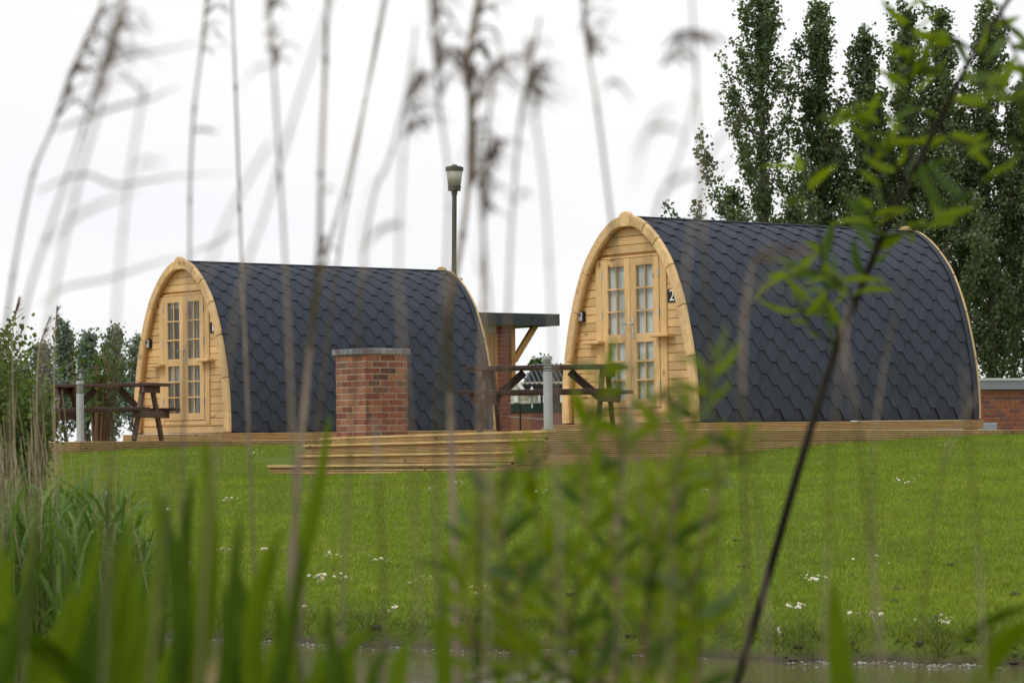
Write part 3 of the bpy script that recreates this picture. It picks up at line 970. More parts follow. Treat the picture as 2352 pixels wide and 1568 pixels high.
# deck of the left pod
Dn = pod1_o + w1 * (PW + .55)
def dk1(a, b):
    p = Dn + u1 * a - w1 * b
    p.z = 1.1985 - .0042 * (a - .67)
    return p
deck1 = empty('timber_deck', dk1(0, 0))
tag(deck1, 'low grooved timber deck under the left pod and its picnic table', 'deck')
for r in range(3):
    za = Vector((0, 0, -.001 - r * (BH + .003)))
    board_row(dk1(-6.6, 0) + za, dk1(6.2, 0) + za, BH, w1, deck1, 2.4, 1.46 if r % 2 else 1.5)
for bnum in range(34):
    b_ = .02 + bnum * .124
    MB().beam(dk1(-6.6, b_ + .06) - Vector((0, 0, .016)), dk1(6.2, b_ + .06) - Vector((0, 0, .016)), .118, .027).build('surface_board', M_deck, deck1)
pz = pod1_o.z
P0 = pod1_o + w1 * (PW + .035) - u1 * .16; P1 = pod1_o + w1 * (PW + .035) + u1 * PLEN
P0.z = P1.z = pz - .006
board_row(P0, P1, .118, w1, deck1, 2.4, 2.1, n=6, name='plinth_board')
Q0 = pod1_o - w1 * (PW + .035) - u1 * .16; Q0.z = pz - .006
board_row(Q0, P0, .118, -u1, deck1, 2.6, n=6, name='plinth_board')
MB().prism([tuple((pod1_o + u1 * a + w1 * b).xy) for a, b in ((-.135, PW + .01), (PLEN, PW + .01), (PLEN, -PW - .01), (-.135, -PW - .01))], pz - .112, pz - .007, 2).build('plinth_core', M_soil, deck1)
child_fix(deck1)

# ------------------------------------------------------------------ bricks
def brick_face(origin, d, n_out, length, courses, parent, mat, bl=.215, bh=.065, joint=.010, depth=.05, rnd=.0025, start_half=0, jog=True):
    """one face of brickwork: every brick its own object, d along the wall, n_out its outward normal"""
    origin, d, n_out = Vector(origin), Vector(d).normalized(), Vector(n_out).normalized()
    for c in range(courses):
        z = c * (bh + joint)
        s = -(bl + joint) / 2 if (c + start_half) % 2 else 0.
        while s < length - .01:
            a, b = max(s, 0), min(s + bl, length)
            if b - a > .03:
                w = b - a
                key = ('brick', mat.name, round(w, 3), bh, depth)
                def bm():
                    return MB().box(0, w, -depth, 0, 0, bh, .004)
                o = inst('brick', key, bm, mat, parent)
                pos = origin + d * a + n_out * random.uniform(-rnd, rnd) + Vector((0, 0, z + random.uniform(-.001, .001)))
                o.matrix_basis = Matrix(((d.x, -n_out.x * -1, 0, pos.x), (d.y, n_out.y, 0, pos.y), (0, 0, 1, pos.z), (0, 0, 0, 1)))
            s += bl + joint

# brick pier on the terrace
A_ = .615
gap = .10
# near corner of the pier on the line parallel to the stairs
bpos = None
for k in range(400):
    b = 2.5 + k * .005
    p = terr(gap, b)
    d = p - Vector((0, 0, CAMZ))
    px = 1176 + FPX * d.dot(_R) / d.dot(_f)
    if px < 841:
        bpos = b; break
pc = terr(gap, bpos)
pier = empty('brick_pier', pc)
tag(pier, 'square red brick pier with slate coloured coping in front of left pod', 'brick pier')
PC = 13
hgt = PC * .075
zb = pc.z - .04
top = at(840, 813, pc.y).z        # underside of the coping
zb = top - PC * .075
core = MB()
for e in (.005,):
    q = [pc + u2 * x - w2 * y for x, y in ((e, e), (A_ - e, e), (A_ - e, A_ - e), (e, A_ - e))]
    core.prism([tuple(v.xy) for v in q], zb - .1, top, 2)
core.build('mortar_core', M_mortar, pier)
def pface(o, d, n, sh): brick_face(o, d, n, A_, PC, pier, M_brick, bh=.062, joint=.013, start_half=sh)
z0 = Vector((0, 0, zb - pc.z))
pface(pc + z0, u2, w2, 0)
pface(pc - w2 * A_ + z0 , w2, -u2, 1)
pface(pc + u2 * A_ + z0 - w2 * A_ * 0, -w2, u2, 1)
pface(pc + u2 * A_ - w2 * A_ + z0, -u2, -w2, 0)
# coping bricks round the top
OV = .032
nb_ = 6
cw = (A_ + 2 * OV) / nb_
for i in range(nb_):
    for j in range(nb_):
        if 0 < i < nb_ - 1 and 0 < j < nb_ - 1: continue
        o = inst('coping_brick', ('coping', 0), lambda: MB().box(.002, cw - .002, .002, cw - .002, 0, .068, .006), M_slate, pier)
        p = pc + u2 * (-OV + i * cw) - w2 * (-OV + j * cw)
        o.matrix_basis = Matrix.Translation((p.x, p.y, top + .002 + random.uniform(-.0015, .0015))) @ Matrix.Rotation(TH2, 4, 'Z')
MB().prism([tuple((pc + u2 * x - w2 * y).xy) for x, y in ((.07, .07), (A_ - .07, .07), (A_ - .07, A_ - .07), (.07, A_ - .07))], top, top + .055, 2).build('top_slab', M_mortar, pier)
child_fix(pier)

# ------------------------------------------------------------------ picnic tables
def picnic_table(center, rz, L, label, H=.75, SH=.44):
    t = empty('picnic_table', center, rz)
    tag(t, label, 'picnic table', 'dark stained picnic tables')
    hl = L / 2
    for y in (-.30, -.15, 0, .15, .30):
        MB().box(-hl, hl, y - .07, y + .07, H - .042, H, .005).build('top_board', M_table, t)
    for sg in (-1, 1):
        for j in (0, 1):
            yc = sg * (.62 + j * .145)
            MB().box(-hl, hl, yc - .068, yc + .068, SH - .042, SH, .005).build('seat_board', M_table, t)
    ex = hl - .21
    for sx in (-1, 1):
        x = sx * ex
        # splayed legs, seat bearer and top bearer
        for sg in (-1, 1):
            MB().beam((x, sg * .62, 0), (x, sg * .20, H - .05), .045, .095, up=(0, 1, 0)).build('leg', M_tableend if sx > 0 else M_table, t)
        MB().box(x + sx * .024, x + sx * .066, -.78, .78, SH - .140, SH - .043, .006).build('seat_bearer', M_tableend, t)
        MB().box(x + sx * .024, x + sx * .066, -.36, .36, H - .130, H - .043, .006).build('top_bearer', M_tableend, t)
        MB().beam((x - sx * .035, 0, SH - .11), (x - sx * .40, 0, H - .07), .042, .085, up=(0, 0, 1)).build('brace', M_table, t)
    return t

def on_deck(px, Y, z):
    p = at(px, 1000, Y); p.z = z
    return p
picnic_table(on_deck(1258, 31.0, 1.253), R(-10), 1.74, 'dark picnic table on the terrace in front of the right pod', .74, .465)
picnic_table(on_deck(247, 37.4, 1.213), R(-10), 1.56, 'dark picnic table at far left beside the left pod', .775, .445)

# ------------------------------------------------------------------ bollard lights
def bollard(loc, label):
    b = empty('bollard_light', loc)
    tag(b, label, 'bollard light', 'grey bollard lights on the decks')
    MB().lathe([(.050, 0), (.050, .62), (.046, .625)], 20).build('post', M_galv, b, False)
    MB().lathe([(.036, .62), (.036, .755)], 16).build('lamp_core', M_frost, b, True)
    for i in range(4):
        z = .632 + i * .030
        MB().lathe([(.049, z), (.053, z + .004), (.038, z + .014), (.036, z + .014), (.036, z)], 20).build('louvre', M_galvd, b)
    MB().lathe([(.050, .748), (.053, .752), (.053, .785), (.049, .79)], 20).build('cap', M_galv, b)
    MB().lathe([(.07, 0), (.07, .012), (.06, .016)], 20).build('base_plate', M_galvd, b)
bollard(terr(.07, .09), 'grey louvred bollard light on the terrace corner near the right pod')
bollard(dk1(-2.62, .12), 'grey louvred bollard light on the left deck, in front of a table')

# ------------------------------------------------------------------ street lamp behind the left pod
lp = at(1037, 640, 47.0); top_z = at(1039, 378, 47.0).z
lamp = empty('lamp_post', (lp.x, 47.0, 1.1))
tag(lamp, 'grey green lamp post with tapered lantern rising behind the left pod', 'lamp post')
hz = top_z - 1.1
MB().lathe([(.06, 0), (.06, .5), (.045, .55), (.041, hz - .62), (.041, hz - .47)], 14).build('pole', M_lampgreen, lamp)
MB().lathe([(.052, hz - .52), (.052, hz - .45)], 14).build('collar', M_lampgreen, lamp)
MB().lathe([(.105, hz - .45), (.115, hz - .37), (.112, hz - .365)], 18).build('lantern_base', M_lampgreen, lamp)
MB().lathe([(.108, hz - .365), (.142, hz - .11)], 18).build('lantern_glass', M_frost, lamp, True)
MB().lathe([(.150, hz - .11), (.155, hz - .105), (.152, hz - .045), (.10, hz - .03), (.05, hz - .025), (.045, hz - .005), (.02, hz)], 18).build('lantern_cap', M_lampgreen, lamp)
lamp.rotation_euler = (0, R(.9), 0)

# ------------------------------------------------------------------ brick building with dark fascia behind the left pod
cz = 1.05
e3 = R(38)
d3 = Vector((math.cos(e3), math.sin(e3), 0)); n3 = Vector((math.sin(e3), -math.cos(e3), 0))
wc = at(1173, 900, 48.5); wc.z = cz                      # right hand corner of the wall
blk = empty('brick_block', wc)
tag(blk, 'brick utility block with dark grey flat roof and wooden brace, behind left pod', 'building')
ztop = at(1244, 724, 49.2).z
zf = at(1242, 750, 49.2).z
WL = 4.2
inner = []
q = [wc - d3 * .012 - n3 * .012, wc - d3 * WL - n3 * .012, wc - d3 * WL - n3 * 3, wc - d3 * .012 - n3 * 3]
MB().prism([tuple(v.xy) for v in q], cz - .2, zf + .02, 2).build('wall_core', M_mortarlt, blk)
brick_face(wc - d3 * .29, d3, n3, .29, int((zf - cz) / .075), blk, M_brickred, start_half=0)
brick_face(wc - n3 * 3, n3, d3, 3.0, 22, blk, M_brickred, start_half=1)
# timber door panel and frame left of the brick pier
pa, pb = wc - d3 * 1.25, wc - d3 * .30
for i in range(6):
    a = pa.lerp(pb, i / 6); b = pa.lerp(pb, (i + 1) / 6)
    dd = (b - a).normalized()
    a = a + dd * .003 + n3 * .004; b = b - dd * .003 + n3 * .004
    MB().prism([tuple(v.xy) for v in (a, b, b - n3 * .03, a - n3 * .03)], cz, zf - .17, 2).build('door_board', M_shedwood, blk)
for a in (pa - d3 * .06, pb - d3 * .055):
    MB().prism([tuple(v.xy) for v in (a + n3 * .02, a + d3 * .06 + n3 * .02, a + d3 * .06 - n3 * .02, a - n3 * .02)], cz, zf - .12, 2).build('door_post', M_shedwood, blk)
MB().prism([tuple(v.xy) for v in (pa + n3 * .02, pb + n3 * .02, pb - n3 * .02, pa - n3 * .02)], zf - .165, zf - .12, 2).build('door_head', M_shedwood, blk)
# corner post and brace under the overhang
cp = wc + d3 * .05 + n3 * .0
MB().prism([tuple(v.xy) for v in (cp - d3 * .045 + n3 * .03, cp + d3 * .045 + n3 * .03, cp + d3 * .045 - n3 * .06, cp - d3 * .045 - n3 * .06)], zf - 1.05, zf + .01, 2).build('wall_post', M_shedwood, blk)
b0 = cp + d3 * .03; b0.z = zf - .62
b1 = cp + d3 * .52; b1.z = zf + .01
MB().beam(b0, b1, .075, .10).build('brace', M_shedwood, blk)
# roof slab with fascia, screws
o1 = .85
rq = [wc + d3 * o1 + n3 * .30, wc - d3 * WL + n3 * .30, wc - d3 * WL - n3 * 3.2, wc + d3 * o1 - n3 * 3.2]
MB().prism([tuple(v.xy) for v in rq], zf + .012, ztop - .02, 2).build('roof_slab', M_fascia, blk)
for (a, b, nn) in ((rq[1], rq[0], n3), (rq[0], rq[3], d3)):
    dd = (b - a).normalized()
    MB().prism([tuple(v.xy) for v in (a + nn * .02, b + nn * .02 + (dd * .02 if nn == n3 else dd * 0), b + nn * .001, a + nn * .001)], zf - .006, ztop, 2).build('fascia', M_fascia, blk)
for s in (.10, .62, 1.14, 1.7):
    p = rq[0] - d3 * s + n3 * .02; p.z = (zf + ztop) / 2 + .02
    MB().tube([p, p + n3 * .012], .016, 8).build('screw', M_black, blk)
child_fix(blk)

# ------------------------------------------------------------------ low brick building at the far right
e4 = R(30)
d4 = Vector((math.cos(e4), math.sin(e4), 0)); n4 = Vector((math.sin(e4), -math.cos(e4), 0))
lc = at(2215, 930, 47.0)
zr1 = at(2262, 896, 47.4).z; zr2 = at(2262, 872, 47.4).z
zbt = .98
low = empty('low_brick_store', (lc.x, lc.y, zbt))
tag(low, 'low brick store with pale flat roof edge right of the right pod', 'building')
lq = [lc - n4 * .012, lc + d4 * 6 - n4 * .012, lc + d4 * 6 - n4 * 3, lc - n4 * 3]
MB().prism([tuple(v.xy) for v in lq], zbt - .3, zr1 + .01, 2).build('wall_core', M_mortarlt, low)
brick_face(Vector((lc.x, lc.y, zbt)), d4, n4, 3.0, int((zr1 - zbt) / .075) + 1, low, M_brickor)
rq = [lc - d4 * .2 + n4 * .10, lc + d4 * 6 + n4 * .10, lc + d4 * 6 - n4 * 3.2, lc - d4 * .2 - n4 * 3.2]
MB().prism([tuple(v.xy) for v in rq], zr1 + .012, zr2 - .02, 2).build('roof_edge', M_greyfascia, low)
rq2 = [lc - d4 * .22 + n4 * .12, lc + d4 * 6 + n4 * .12, lc + d4 * 6 - n4 * 3.2, lc - d4 * .22 - n4 * 3.2]
MB().prism([tuple(v.xy) for v in rq2], zr2 - .019, zr2 + .025, 2).build('roof_coping', M_coping, low)
child_fix(low)
wb = at(2268, 980, 41.5)
tag(MB().box(-.13, .13, -.1, .1, -.3, .06, .012).build('concrete_block', M_greyfascia), 'small pale concrete block at the far end of the right terrace', 'block').location = (wb.x, wb.y, 1.26)

# ------------------------------------------------------------------ lodge between the pods, far behind
LY = 68.
lo = at(1200, 1000, LY)
lodge = empty('holiday_lodge', (lo.x, LY, 1.1))
tag(lodge, 'beige clad lodge with dark tiled roof seen between the two pods', 'building')
def P_(px, py, dy=0.): return at(px, py, LY + dy)
zE, zT = P_(1240, 884).z, P_(1240, 829).z                # eave and ridge
x0, x1 = P_(1100, 900).x, P_(1360, 900).x
zG, zH = P_(1240, 926).z, P_(1240, 946).z
z = zG
bi = 0
while z < zE + .02:                                        # lapped siding boards
    z2 = z + .105
    MB().add([(x0, LY - .018, z), (x1, LY - .018, z), (x1, LY - .004, z2), (x0, LY - .004, z2), (x0, LY + .02, z), (x1, LY + .02, z), (x1, LY + .02, z2), (x0, LY + .02, z2)],
             [(0, 1, 2, 3), (7, 6, 5, 4), (0, 4, 5, 1), (2, 6, 7, 3), (0, 3, 7, 4), (1, 5, 6, 2)]).build('siding_board', M_siding, lodge)
    z = z2
MB().box(x0, x1, LY + .021, LY + 3.5, 1.0, zE + .05).build('wall_core', M_siding, lodge)
MB().box(x0 - .02, x1, LY - .06, LY + .02, zH, zG - .004, .005).build('base_band', M_greenband, lodge)
MB().box(x0, x1, LY - .03, LY + .02, 1.0, zH - .003).build('brick_skirt', M_brickor, lodge)
# tiled roof : rows of pantile like tiles
rx0 = P_(1194, 880).x; RD = 3.0
slope = Vector((0, RD, zT - zE))
rows = 9
for r in range(rows):
    a0, a1 = r / rows, (r + 1) / rows + .015
    mb = MB(); nseg = 60
    w = x1 - rx0
    for i in range(nseg + 1):
        xx = rx0 + w * i / nseg + (.05 if r % 2 else 0) 
        hh = .018 * (1 + math.cos(i * 2 * math.pi / 4))
        for a, ex in ((a0, .03), (a1, .0)):
            p = Vector((xx, LY - .12, zE - .02)) + slope * a
            mb.v.append((p.x + a * .35, p.y, p.z + hh + ex))
    for i in range(nseg): mb.f.append((2 * i, 2 * i + 2, 2 * i + 3, 2 * i + 1)); mb.m.append(0)
    mb.build('tile_row', M_fascia, lodge)
MB().box(rx0, x1, LY - .16, LY - .10, zE - .10, zE + .0).build('gutter', M_black, lodge)
MB().add([(rx0, LY - .14, zE - .06), (x1, LY - .14, zE - .06), (x1, LY - .14 + RD, zT - .03), (rx0 + .35, LY - .14 + RD, zT - .03)], [(0, 1, 2, 3)]).build('roof_deck', M_fascia, lodge)
# gable wing at its left with white bargeboard
gx0, gx1 = P_(1120, 880, -1).x, P_(1196, 880, -1).x
mb = MB()
g = [P_(1150, 826, -1.), P_(1196, 893, -1.), P_(1150, 893, -1.)]
k = 0
zz = g[2].z
while zz < g[0].z:
    z2 = zz + .1
    f0 = (zz - g[2].z) / (g[0].z - g[2].z); f1 = min(1, (z2 - g[2].z) / (g[0].z - g[2].z))
    xa, xb = g[1].x + (g[0].x - g[1].x) * f0, g[1].x + (g[0].x - g[1].x) * f1
    MB().prism([(gx0, zz + .003), (xa, zz + .003), (xb, z2 - .003), (gx0, z2 - .003)], LY - 1.0, LY - .97, 1).build('gable_board', M_siding, lodge)
    zz = z2
MB().beam(g[0] + Vector((0, -.03, .06)), g[1] + Vector((.06, -.03, -.03)), .04, .09).build('bargeboard', M_white, lodge)
MB().box(P_(1179, 900).x, P_(1190, 900).x, LY - .08, LY - .02, zG + .02, zE + .3, .005).build('corner_board', M_white, lodge)
# arched window
wx0, wx1, wy0, wy1 = P_(1235, 900).x, P_(1292, 900).x, zG + .01, P_(1240, 905).z
cxw = (wx0 + wx1) / 2; hw = (wx1 - wx0) / 2
def archpoly(h, dz): return [(cxw - h, wy0)] + [(cxw - h * math.cos(t), wy1 + dz * math.sin(t)) for t in np.linspace(0, math.pi, 13)] + [(cxw + h, wy0)]
wf = MB().prism(archpoly(hw, .13), LY - .075, LY - .02, 1).build('window', M_white, lodge)
gl = MB().prism(archpoly(hw - .07, .085), LY - .085, LY - .076, 1).build('pane', M_dark, wf)
MB().box(cxw - .07, cxw - .045, LY - .10, LY - .086, wy0, wy1 + .07).build('window_bar', M_white, wf)
MB().box(cxw - hw * .6, cxw - hw * .6 + .02, LY - .10, LY - .086, wy0, wy1 + .05).build('window_bar', M_white, wf)
child_fix(lodge)
# wall lantern on the lodge
la = P_(1222, 926, -.25)
lan = empty('wall_lantern', la)
tag(lan, 'small white wall lantern beside the arched window of the lodge', 'lantern')
MB().lathe([(.04, 0), (.05, .05), (.10, .19), (.105, .2)], 6).build('glass', M_frost, lan)
MB().lathe([(.15, .2), (.155, .215), (.03, .36), (.012, .41)], 6).build('roof', M_white, lan)
for k in range(6):
    t = k * math.pi / 3
    MB().tube([(.052 * math.cos(t), .052 * math.sin(t), .04), (.106 * math.cos(t), .106 * math.sin(t), .2)], .010, 5).build('rib', M_white, lan)
MB().tube([(0, 0, .02), (0, 0, -.10), (0, .24, -.10)], .018, 6).build('bracket', M_white, lan)
# fence, post and wire before the lodge
fy = 58.
f0, f1 = at(1168, 985, fy), at(1224, 985, fy)
fen = empty('board_fence', (f0.x, fy, 1.1))
tag(fen, 'brown board fence low between the pods in front of the lodge', 'fence')
nbd = 8
for i in range(nbd):
    xa = f0.x + (f1.x - f0.x) * i / nbd; xb = f0.x + (f1.x - f0.x) * (i + 1) / nbd
    MB().box(xa + .004, xb - .004, fy - .01, fy + .012, 1.0, at(1200, 952, fy).z, .003).build('fence_board', M_fence, fen)
MB().box(f0.x, f1.x, fy + .0125, fy + .05, 1.3, 1.38).build('fence_rail', M_fence, fen)
child_fix(fen)
pp = at(1195.5, 985, 45.); pt = at(1195.5, 928, 45.)
tag(MB().tube([(pp.x, 45, 1.0), (pp.x, 45, pt.z)], .016, 8).build('metal_stake', M_black), 'thin black metal stake between the pods', 'stake')
wr = [at(1168 + i * 12, 956.5 + i * .9, 45.03) for i in range(9)]
tag(MB().tube(wr, .006, 5).build('wire', M_galv), 'thin pale wire running past the black stake', 'wire')
gb = at(1256, 985, 44.)
gn = empty('grey_standpipe', (gb.x, 44, 1.05))
tag(gn, 'small standpipe with two white collars right of the wire', 'standpipe')
MB().tube([(0, 0, 0), (0, 0, .32)], .025, 8).build('pipe', M_dark, gn)
for z_ in (.12, .33): MB().lathe([(.03, z_), (.04, z_ + .01), (.04, z_ + .035), (.02, z_ + .05)], 10).build('collar', M_white, gn)

# ------------------------------------------------------------------ trees
def leaf_cloud(P, size, jitter=.35, n_up=.3):
    """leaf quads (folded diamonds) centred on P"""
    n = len(P)
    a = rng.normal(size=(n, 3)); a /= np.linalg.norm(a, axis=1)[:, None]
    b = rng.normal(size=(n, 3)); b -= (b * a).sum(1)[:, None] * a; b /= np.linalg.norm(b, axis=1)[:, None]
    s = size * (1 + jitter * rng.uniform(-1, 1, n))[:, None]
    w = s * rng.uniform(.34, .5, (n, 1))
    V = np.stack([P - a * s * .5, P + b * w, P + a * s * .5, P - b * w], 1).reshape(-1, 3)
    F = np.arange(4 * n).reshape(n, 4)
    return V, F

def fastigiate_tree(name, base, H, label, cat, group, nleaf, leaf, spread=.18, limbs=26, mat=None, bark=None, low=.12, trunk_r=.11, sprig=.25, clump=.10, lean=.0, parent=None, topthin=1.):
    t = empty(name, base)
    tag(t, label, cat, group)
    mb = MB()
    tp = [Vector((lean * (i / 9) ** 2 * H + .05 * math.sin(i * 1.3 + base[0]), .05 * math.cos(i * 1.7), H * i / 9)) for i in range(10)]
    mb.tube(tp, [trunk_r * (1 - .93 * i / 9) for i in range(10)], 7)
    mb.build('trunk', bark or M_bark, t)
    br = MB(); LP = []
    def tpos(h):
        i = min(int(h / H * 9), 8); f = h / H * 9 - i
        return tp[i].lerp(tp[i + 1], f)
    ga = random.uniform(0, 6)
    for k in range(limbs):
        f = low + (.93 - low) * ((k + random.random()) / limbs)
        h = f * H
        az = ga + k * 2.4 + random.uniform(-.5, .5)
        L = H * (.40 * (1 - f) ** .8 + .055) * random.uniform(.7, 1.15)
        ang = math.atan(spread * random.uniform(.6, 1.4) * (2.1 if f < .30 else 1.35 - .85 * f))
        out = Vector((math.cos(az), math.sin(az), 0))
        pts = [tpos(h)]
        m = 6
        for i in range(1, m + 1):
            s = i / m
            a = ang * (1.75 - 1.15 * s)
            pts.append(pts[-1] + (out * math.sin(a) + Vector((0, 0, math.cos(a)))) * (L / m) + Vector((random.uniform(-1, 1), random.uniform(-1, 1), 0)) * L * .012)
        br.tube(pts, [trunk_r * .32 * (1 - f * .6) * (1 - .85 * i / m) + .004 for i in range(m + 1)], 4, cap=False)
        # sprigs along the limb
        ns = max(4, int(L / .24))
        for j in range(ns):
            s = .16 + .84 * (j + random.random()) / ns
            i = min(int(s * m), m - 1)
            p = pts[i].lerp(pts[i + 1], s * m - i)
            sl = sprig * random.uniform(.6, 1.5) * (1.15 - .55 * s)
            a2 = random.uniform(0, 2 * math.pi)
            d = Vector((math.cos(a2) * .75, math.sin(a2) * .75, random.uniform(.25, 1.1))).normalized()
            if random.random() < .1: continue
            LP.append((p, d, sl))
    for j in range(int(H * 2.2)):                          # sprigs on the leader
        h = H * random.uniform(.45, 1.0)
        a2 = random.uniform(0, 6.28)
        LP.append((tpos(h), Vector((math.cos(a2) * .5, math.sin(a2) * .5, .8)).normalized(), sprig * random.uniform(.4, 1)))
    br.build('limbs', bark or M_bark, t)
    per = nleaf / len(LP)
    P = []
    for p, d, sl in LP:
        # every sprig carries two or three tight leaf clumps
        for c in range(random.choice((2, 3, 3))):
            f = random.random()
            k = max(3, int(per / 2.6 * random.uniform(.6, 1.4)))
            q = np.array(p + d * (sl * f))
            P.append(q[None] + rng.normal(size=(k, 3)) * np.array([[clump, clump, clump * 1.15]]))
    P = np.concatenate(P)
    V, F = leaf_cloud(P, leaf)
    np_mesh('crown', V, F, mat, t)
    return t

PY = 92.
pops = [ # px, top py, label, spread
    (1762, -22, 'tallest broad poplar, leftmost of the row behind the right pod', .20, PY),
    (1893, 18, 'narrow poplar just right of the tallest one', .17, PY + 1.5),
    (2003, 84, 'shorter poplar with a slim leaning tip, third from the left', .16, PY + .5),
    (2098, 22, 'dense pointed poplar, fourth from the left in the row', .19, PY + 2),
    (2178, 42, 'forked tip poplar, fifth from the left in the row', .17, PY),
    (2282, 30, 'poplar near the right edge, sixth from the left in the row', .20, PY + 1),
    (2368, 210, 'poplar cut by the right edge of the picture, lower than the rest', .20, PY + .5),
]
for i, (px, py, lab, sp, Y) in enumerate(pops):
    b = at(px, 1000, Y); tz = at(px, py, Y).z
    fastigiate_tree('poplar_tree', (b.x, Y, 1.0), tz - 1.0, lab, 'poplar', 'row of poplars behind the right pod', 18500, .128, sp * (1.75 if i == 0 else 1.4), 25, M_poplar, None, .06, .13, .46, .122)
# a second, lower line fills the bottom of the row
for i, (px, py) in enumerate([(1690, 440), (1825, 430), (1948, 400), (2052, 330), (2140, 380), (2232, 300), (2330, 380)]):
    Y = PY + 6 + (i % 3)
    b = at(px, 1000, Y); tz = at(px, py, Y).z
    fastigiate_tree('young_poplar', (b.x, Y, 1.0), tz - 1.0, ['small leafy poplar at the left foot of the row', 'young poplar filling the gap below the first two tall ones', 'young poplar below the slim leaning tip',
        'young poplar right of the slim leaning tip', 'young poplar between the dense and the forked poplars', 'tall young poplar beyond the back arch of the right pod', 'young poplar at the right edge above the brick store'][i],
        'poplar', 'young poplars behind the row', 8000, .125, .28, 22, M_poplar, None, .04, .08, .45, .13)

# grey-green trees at the far left
for i, (px, py, sc) in enumerate([(100, 812, .9), (150, 752, 1), (205, 778, 1), (262, 768, 1), (318, 790, .9), (55, 850, .8)]):
    Y = 66. + 2.2 * (i % 3)
    b = at(px, 1000, Y); tz = at(px, py, Y).z
    fastigiate_tree('white_willow', (b.x, Y, .95), tz - .95, ['grey green willow left of the tallest one at far left', 'tallest grey green willow behind the left picnic table', 'middle grey green willow behind the left bollard',
        'grey green willow just left of the left pod', 'grey green willow partly hidden by the left pod', 'low grey green willow nearest the left edge'][i], 'willow', 'grey green willows behind the left deck', 4600, .085, .22, 34, M_willowfar, None, .06, .05, .26, .08)
# one small tree top far away above the lodge roof
b = at(1238, 1000, 110.)
fastigiate_tree('distant_tree', (b.x, 110., 1.0), at(1238, 832, 110.).z - 1.0, 'small distant tree top above the lodge roof beside the bollard', 'tree', None, 1300, .15, .3, 16, M_shrub, None, .2, .06, .3)

# shrub of brown stems behind the left picnic table
def stem_shrub(name, base, H, label, nst, spread, nleaf, leaf, mat, bark, r=.02, lowleaf=.4):
    t = empty(name, base); tag(t, label, 'shrub')
    P = []
    for k in range(nst):
        az = random.uniform(0, 6.28); L = H * random.uniform(.55, 1.05); sp = spread * random.uniform(.2, 1)
        pts = []
        for i in range(6):
            s = i / 5
            pts.append(Vector((math.cos(az) * (.10 + sp * s ** .9) * L, math.sin(az) * (.10 + sp * s ** .9) * L, L * s * (1 - .12 * sp * s))))
        MB().tube(pts, [r * (1 - .8 * i / 5) for i in range(6)], 5).build('stem', bark, t)
        m = int(nleaf / nst)
        s = rng.uniform(lowleaf, 1.05, m)
        q = np.array([np.interp(s * 5, range(6), [p[c] for p in pts]) for c in range(3)]).T
        P.append(q + np.clip(rng.normal(size=(m, 3)), -1.7, 1.7) * (.05 + .14 * (s[:, None])) * H * .45)
    V, F = leaf_cloud(np.concatenate(P), leaf)
    np_mesh('foliage', V, F, mat, t)
    return t
b = at(222, 1005, 42.); stem_shrub('stooled_shrub', (b.x, 42., 1.12), 1.55, 'leafy shrub with bundle of brown stems behind the left bollard', 16, .22, 800, .075, M_shrub, M_barkred, .035, .45)
# fresh green bushes at the left edge
for px, py, Y, lab in ((5, 775, 26., 'fresh green bush cut by the left edge of the picture'), (62, 880, 27.5, 'lower fresh green bush between the left edge and the left table'), (-60, 745, 27., 'taller fresh green bush just outside the left edge')):
    b = at(px, 1000, Y); z0 = float(ground_z(b.x, Y)); H = at(px, py, Y).z - z0
    s = stem_shrub('green_bush', (b.x, Y, z0 - .02), H, lab, 22, .17, 4200, .055, M_hedge, M_bark, .012, .15)
    s['group'] = 'fresh green bushes at the left'

# ------------------------------------------------------------------ lawn grass
def in_view(x, y, m=.12):
    return (np.abs(x) < y * (.186 + m * .25) + .6)
def under_decks(x, y):
    """true where a deck, step or building covers the ground"""
    r = np.zeros(len(x), bool)
    for o, u, w, a0, a1, b0, b1 in ((K, u2, w2, -.02, 9, -.02, 6), (K, u2, w2, -.74, .02, -.02, 4.3), (Dn, u1, w1, -6.6, 6.2, -.02, 6)):
        dx, dy = x - o.x, y - o.y
        a = dx * u.x + dy * u.y; b = -(dx * w.x + dy * w.y)
        r |= (a > a0) & (a < a1) & (b > b0) & (b < b1)
    return r
def blades(x, y, h, w, lean=.6):
    n = len(x)
    z = ground_z(x, y)
    az = rng.uniform(0, 2 * np.pi, n)
    wx, wy = np.cos(az) * w * .5, np.sin(az) * w * .5
    lx, ly = rng.normal(size=n) * lean * h, rng.normal(size=n) * lean * h
    B = np.stack([x, y, z - .004], 1)
    V = np.stack([B - np.stack([wx, wy, 0 * wx], 1), B + np.stack([wx, wy, 0 * wx], 1), B + np.stack([lx, ly, h], 1)], 1).reshape(-1, 3)
    return V, np.arange(3 * n).reshape(n, 3)
n = 620000
yy = 14.0 + 24.0 * rng.uniform(0, 1, n) ** 1.25
xx = rng.uniform(-1, 1, n) * (yy * .215 + .6)
d = yy - shore(xx)
k = (d > .22) & ~under_decks(xx, yy)
xx, yy, d = xx[k], yy[k], d[k]
patch = .75 + .35 * np.sin(xx * 1.7 + 2 * np.sin(yy * .9)) * np.sin(yy * 1.3 + xx * .4)
hh = (.020 + .016 * rng.uniform(0, 1, len(xx))) * (1 + .25 * patch)
V, F = blades(xx, yy, hh, .006 + .004 * rng.uniform(0, 1, len(xx)))
tag(np_mesh('lawn_grass', V, F, M_grass), 'short mown lawn grass covering the slope', 'grass', kind='stuff')
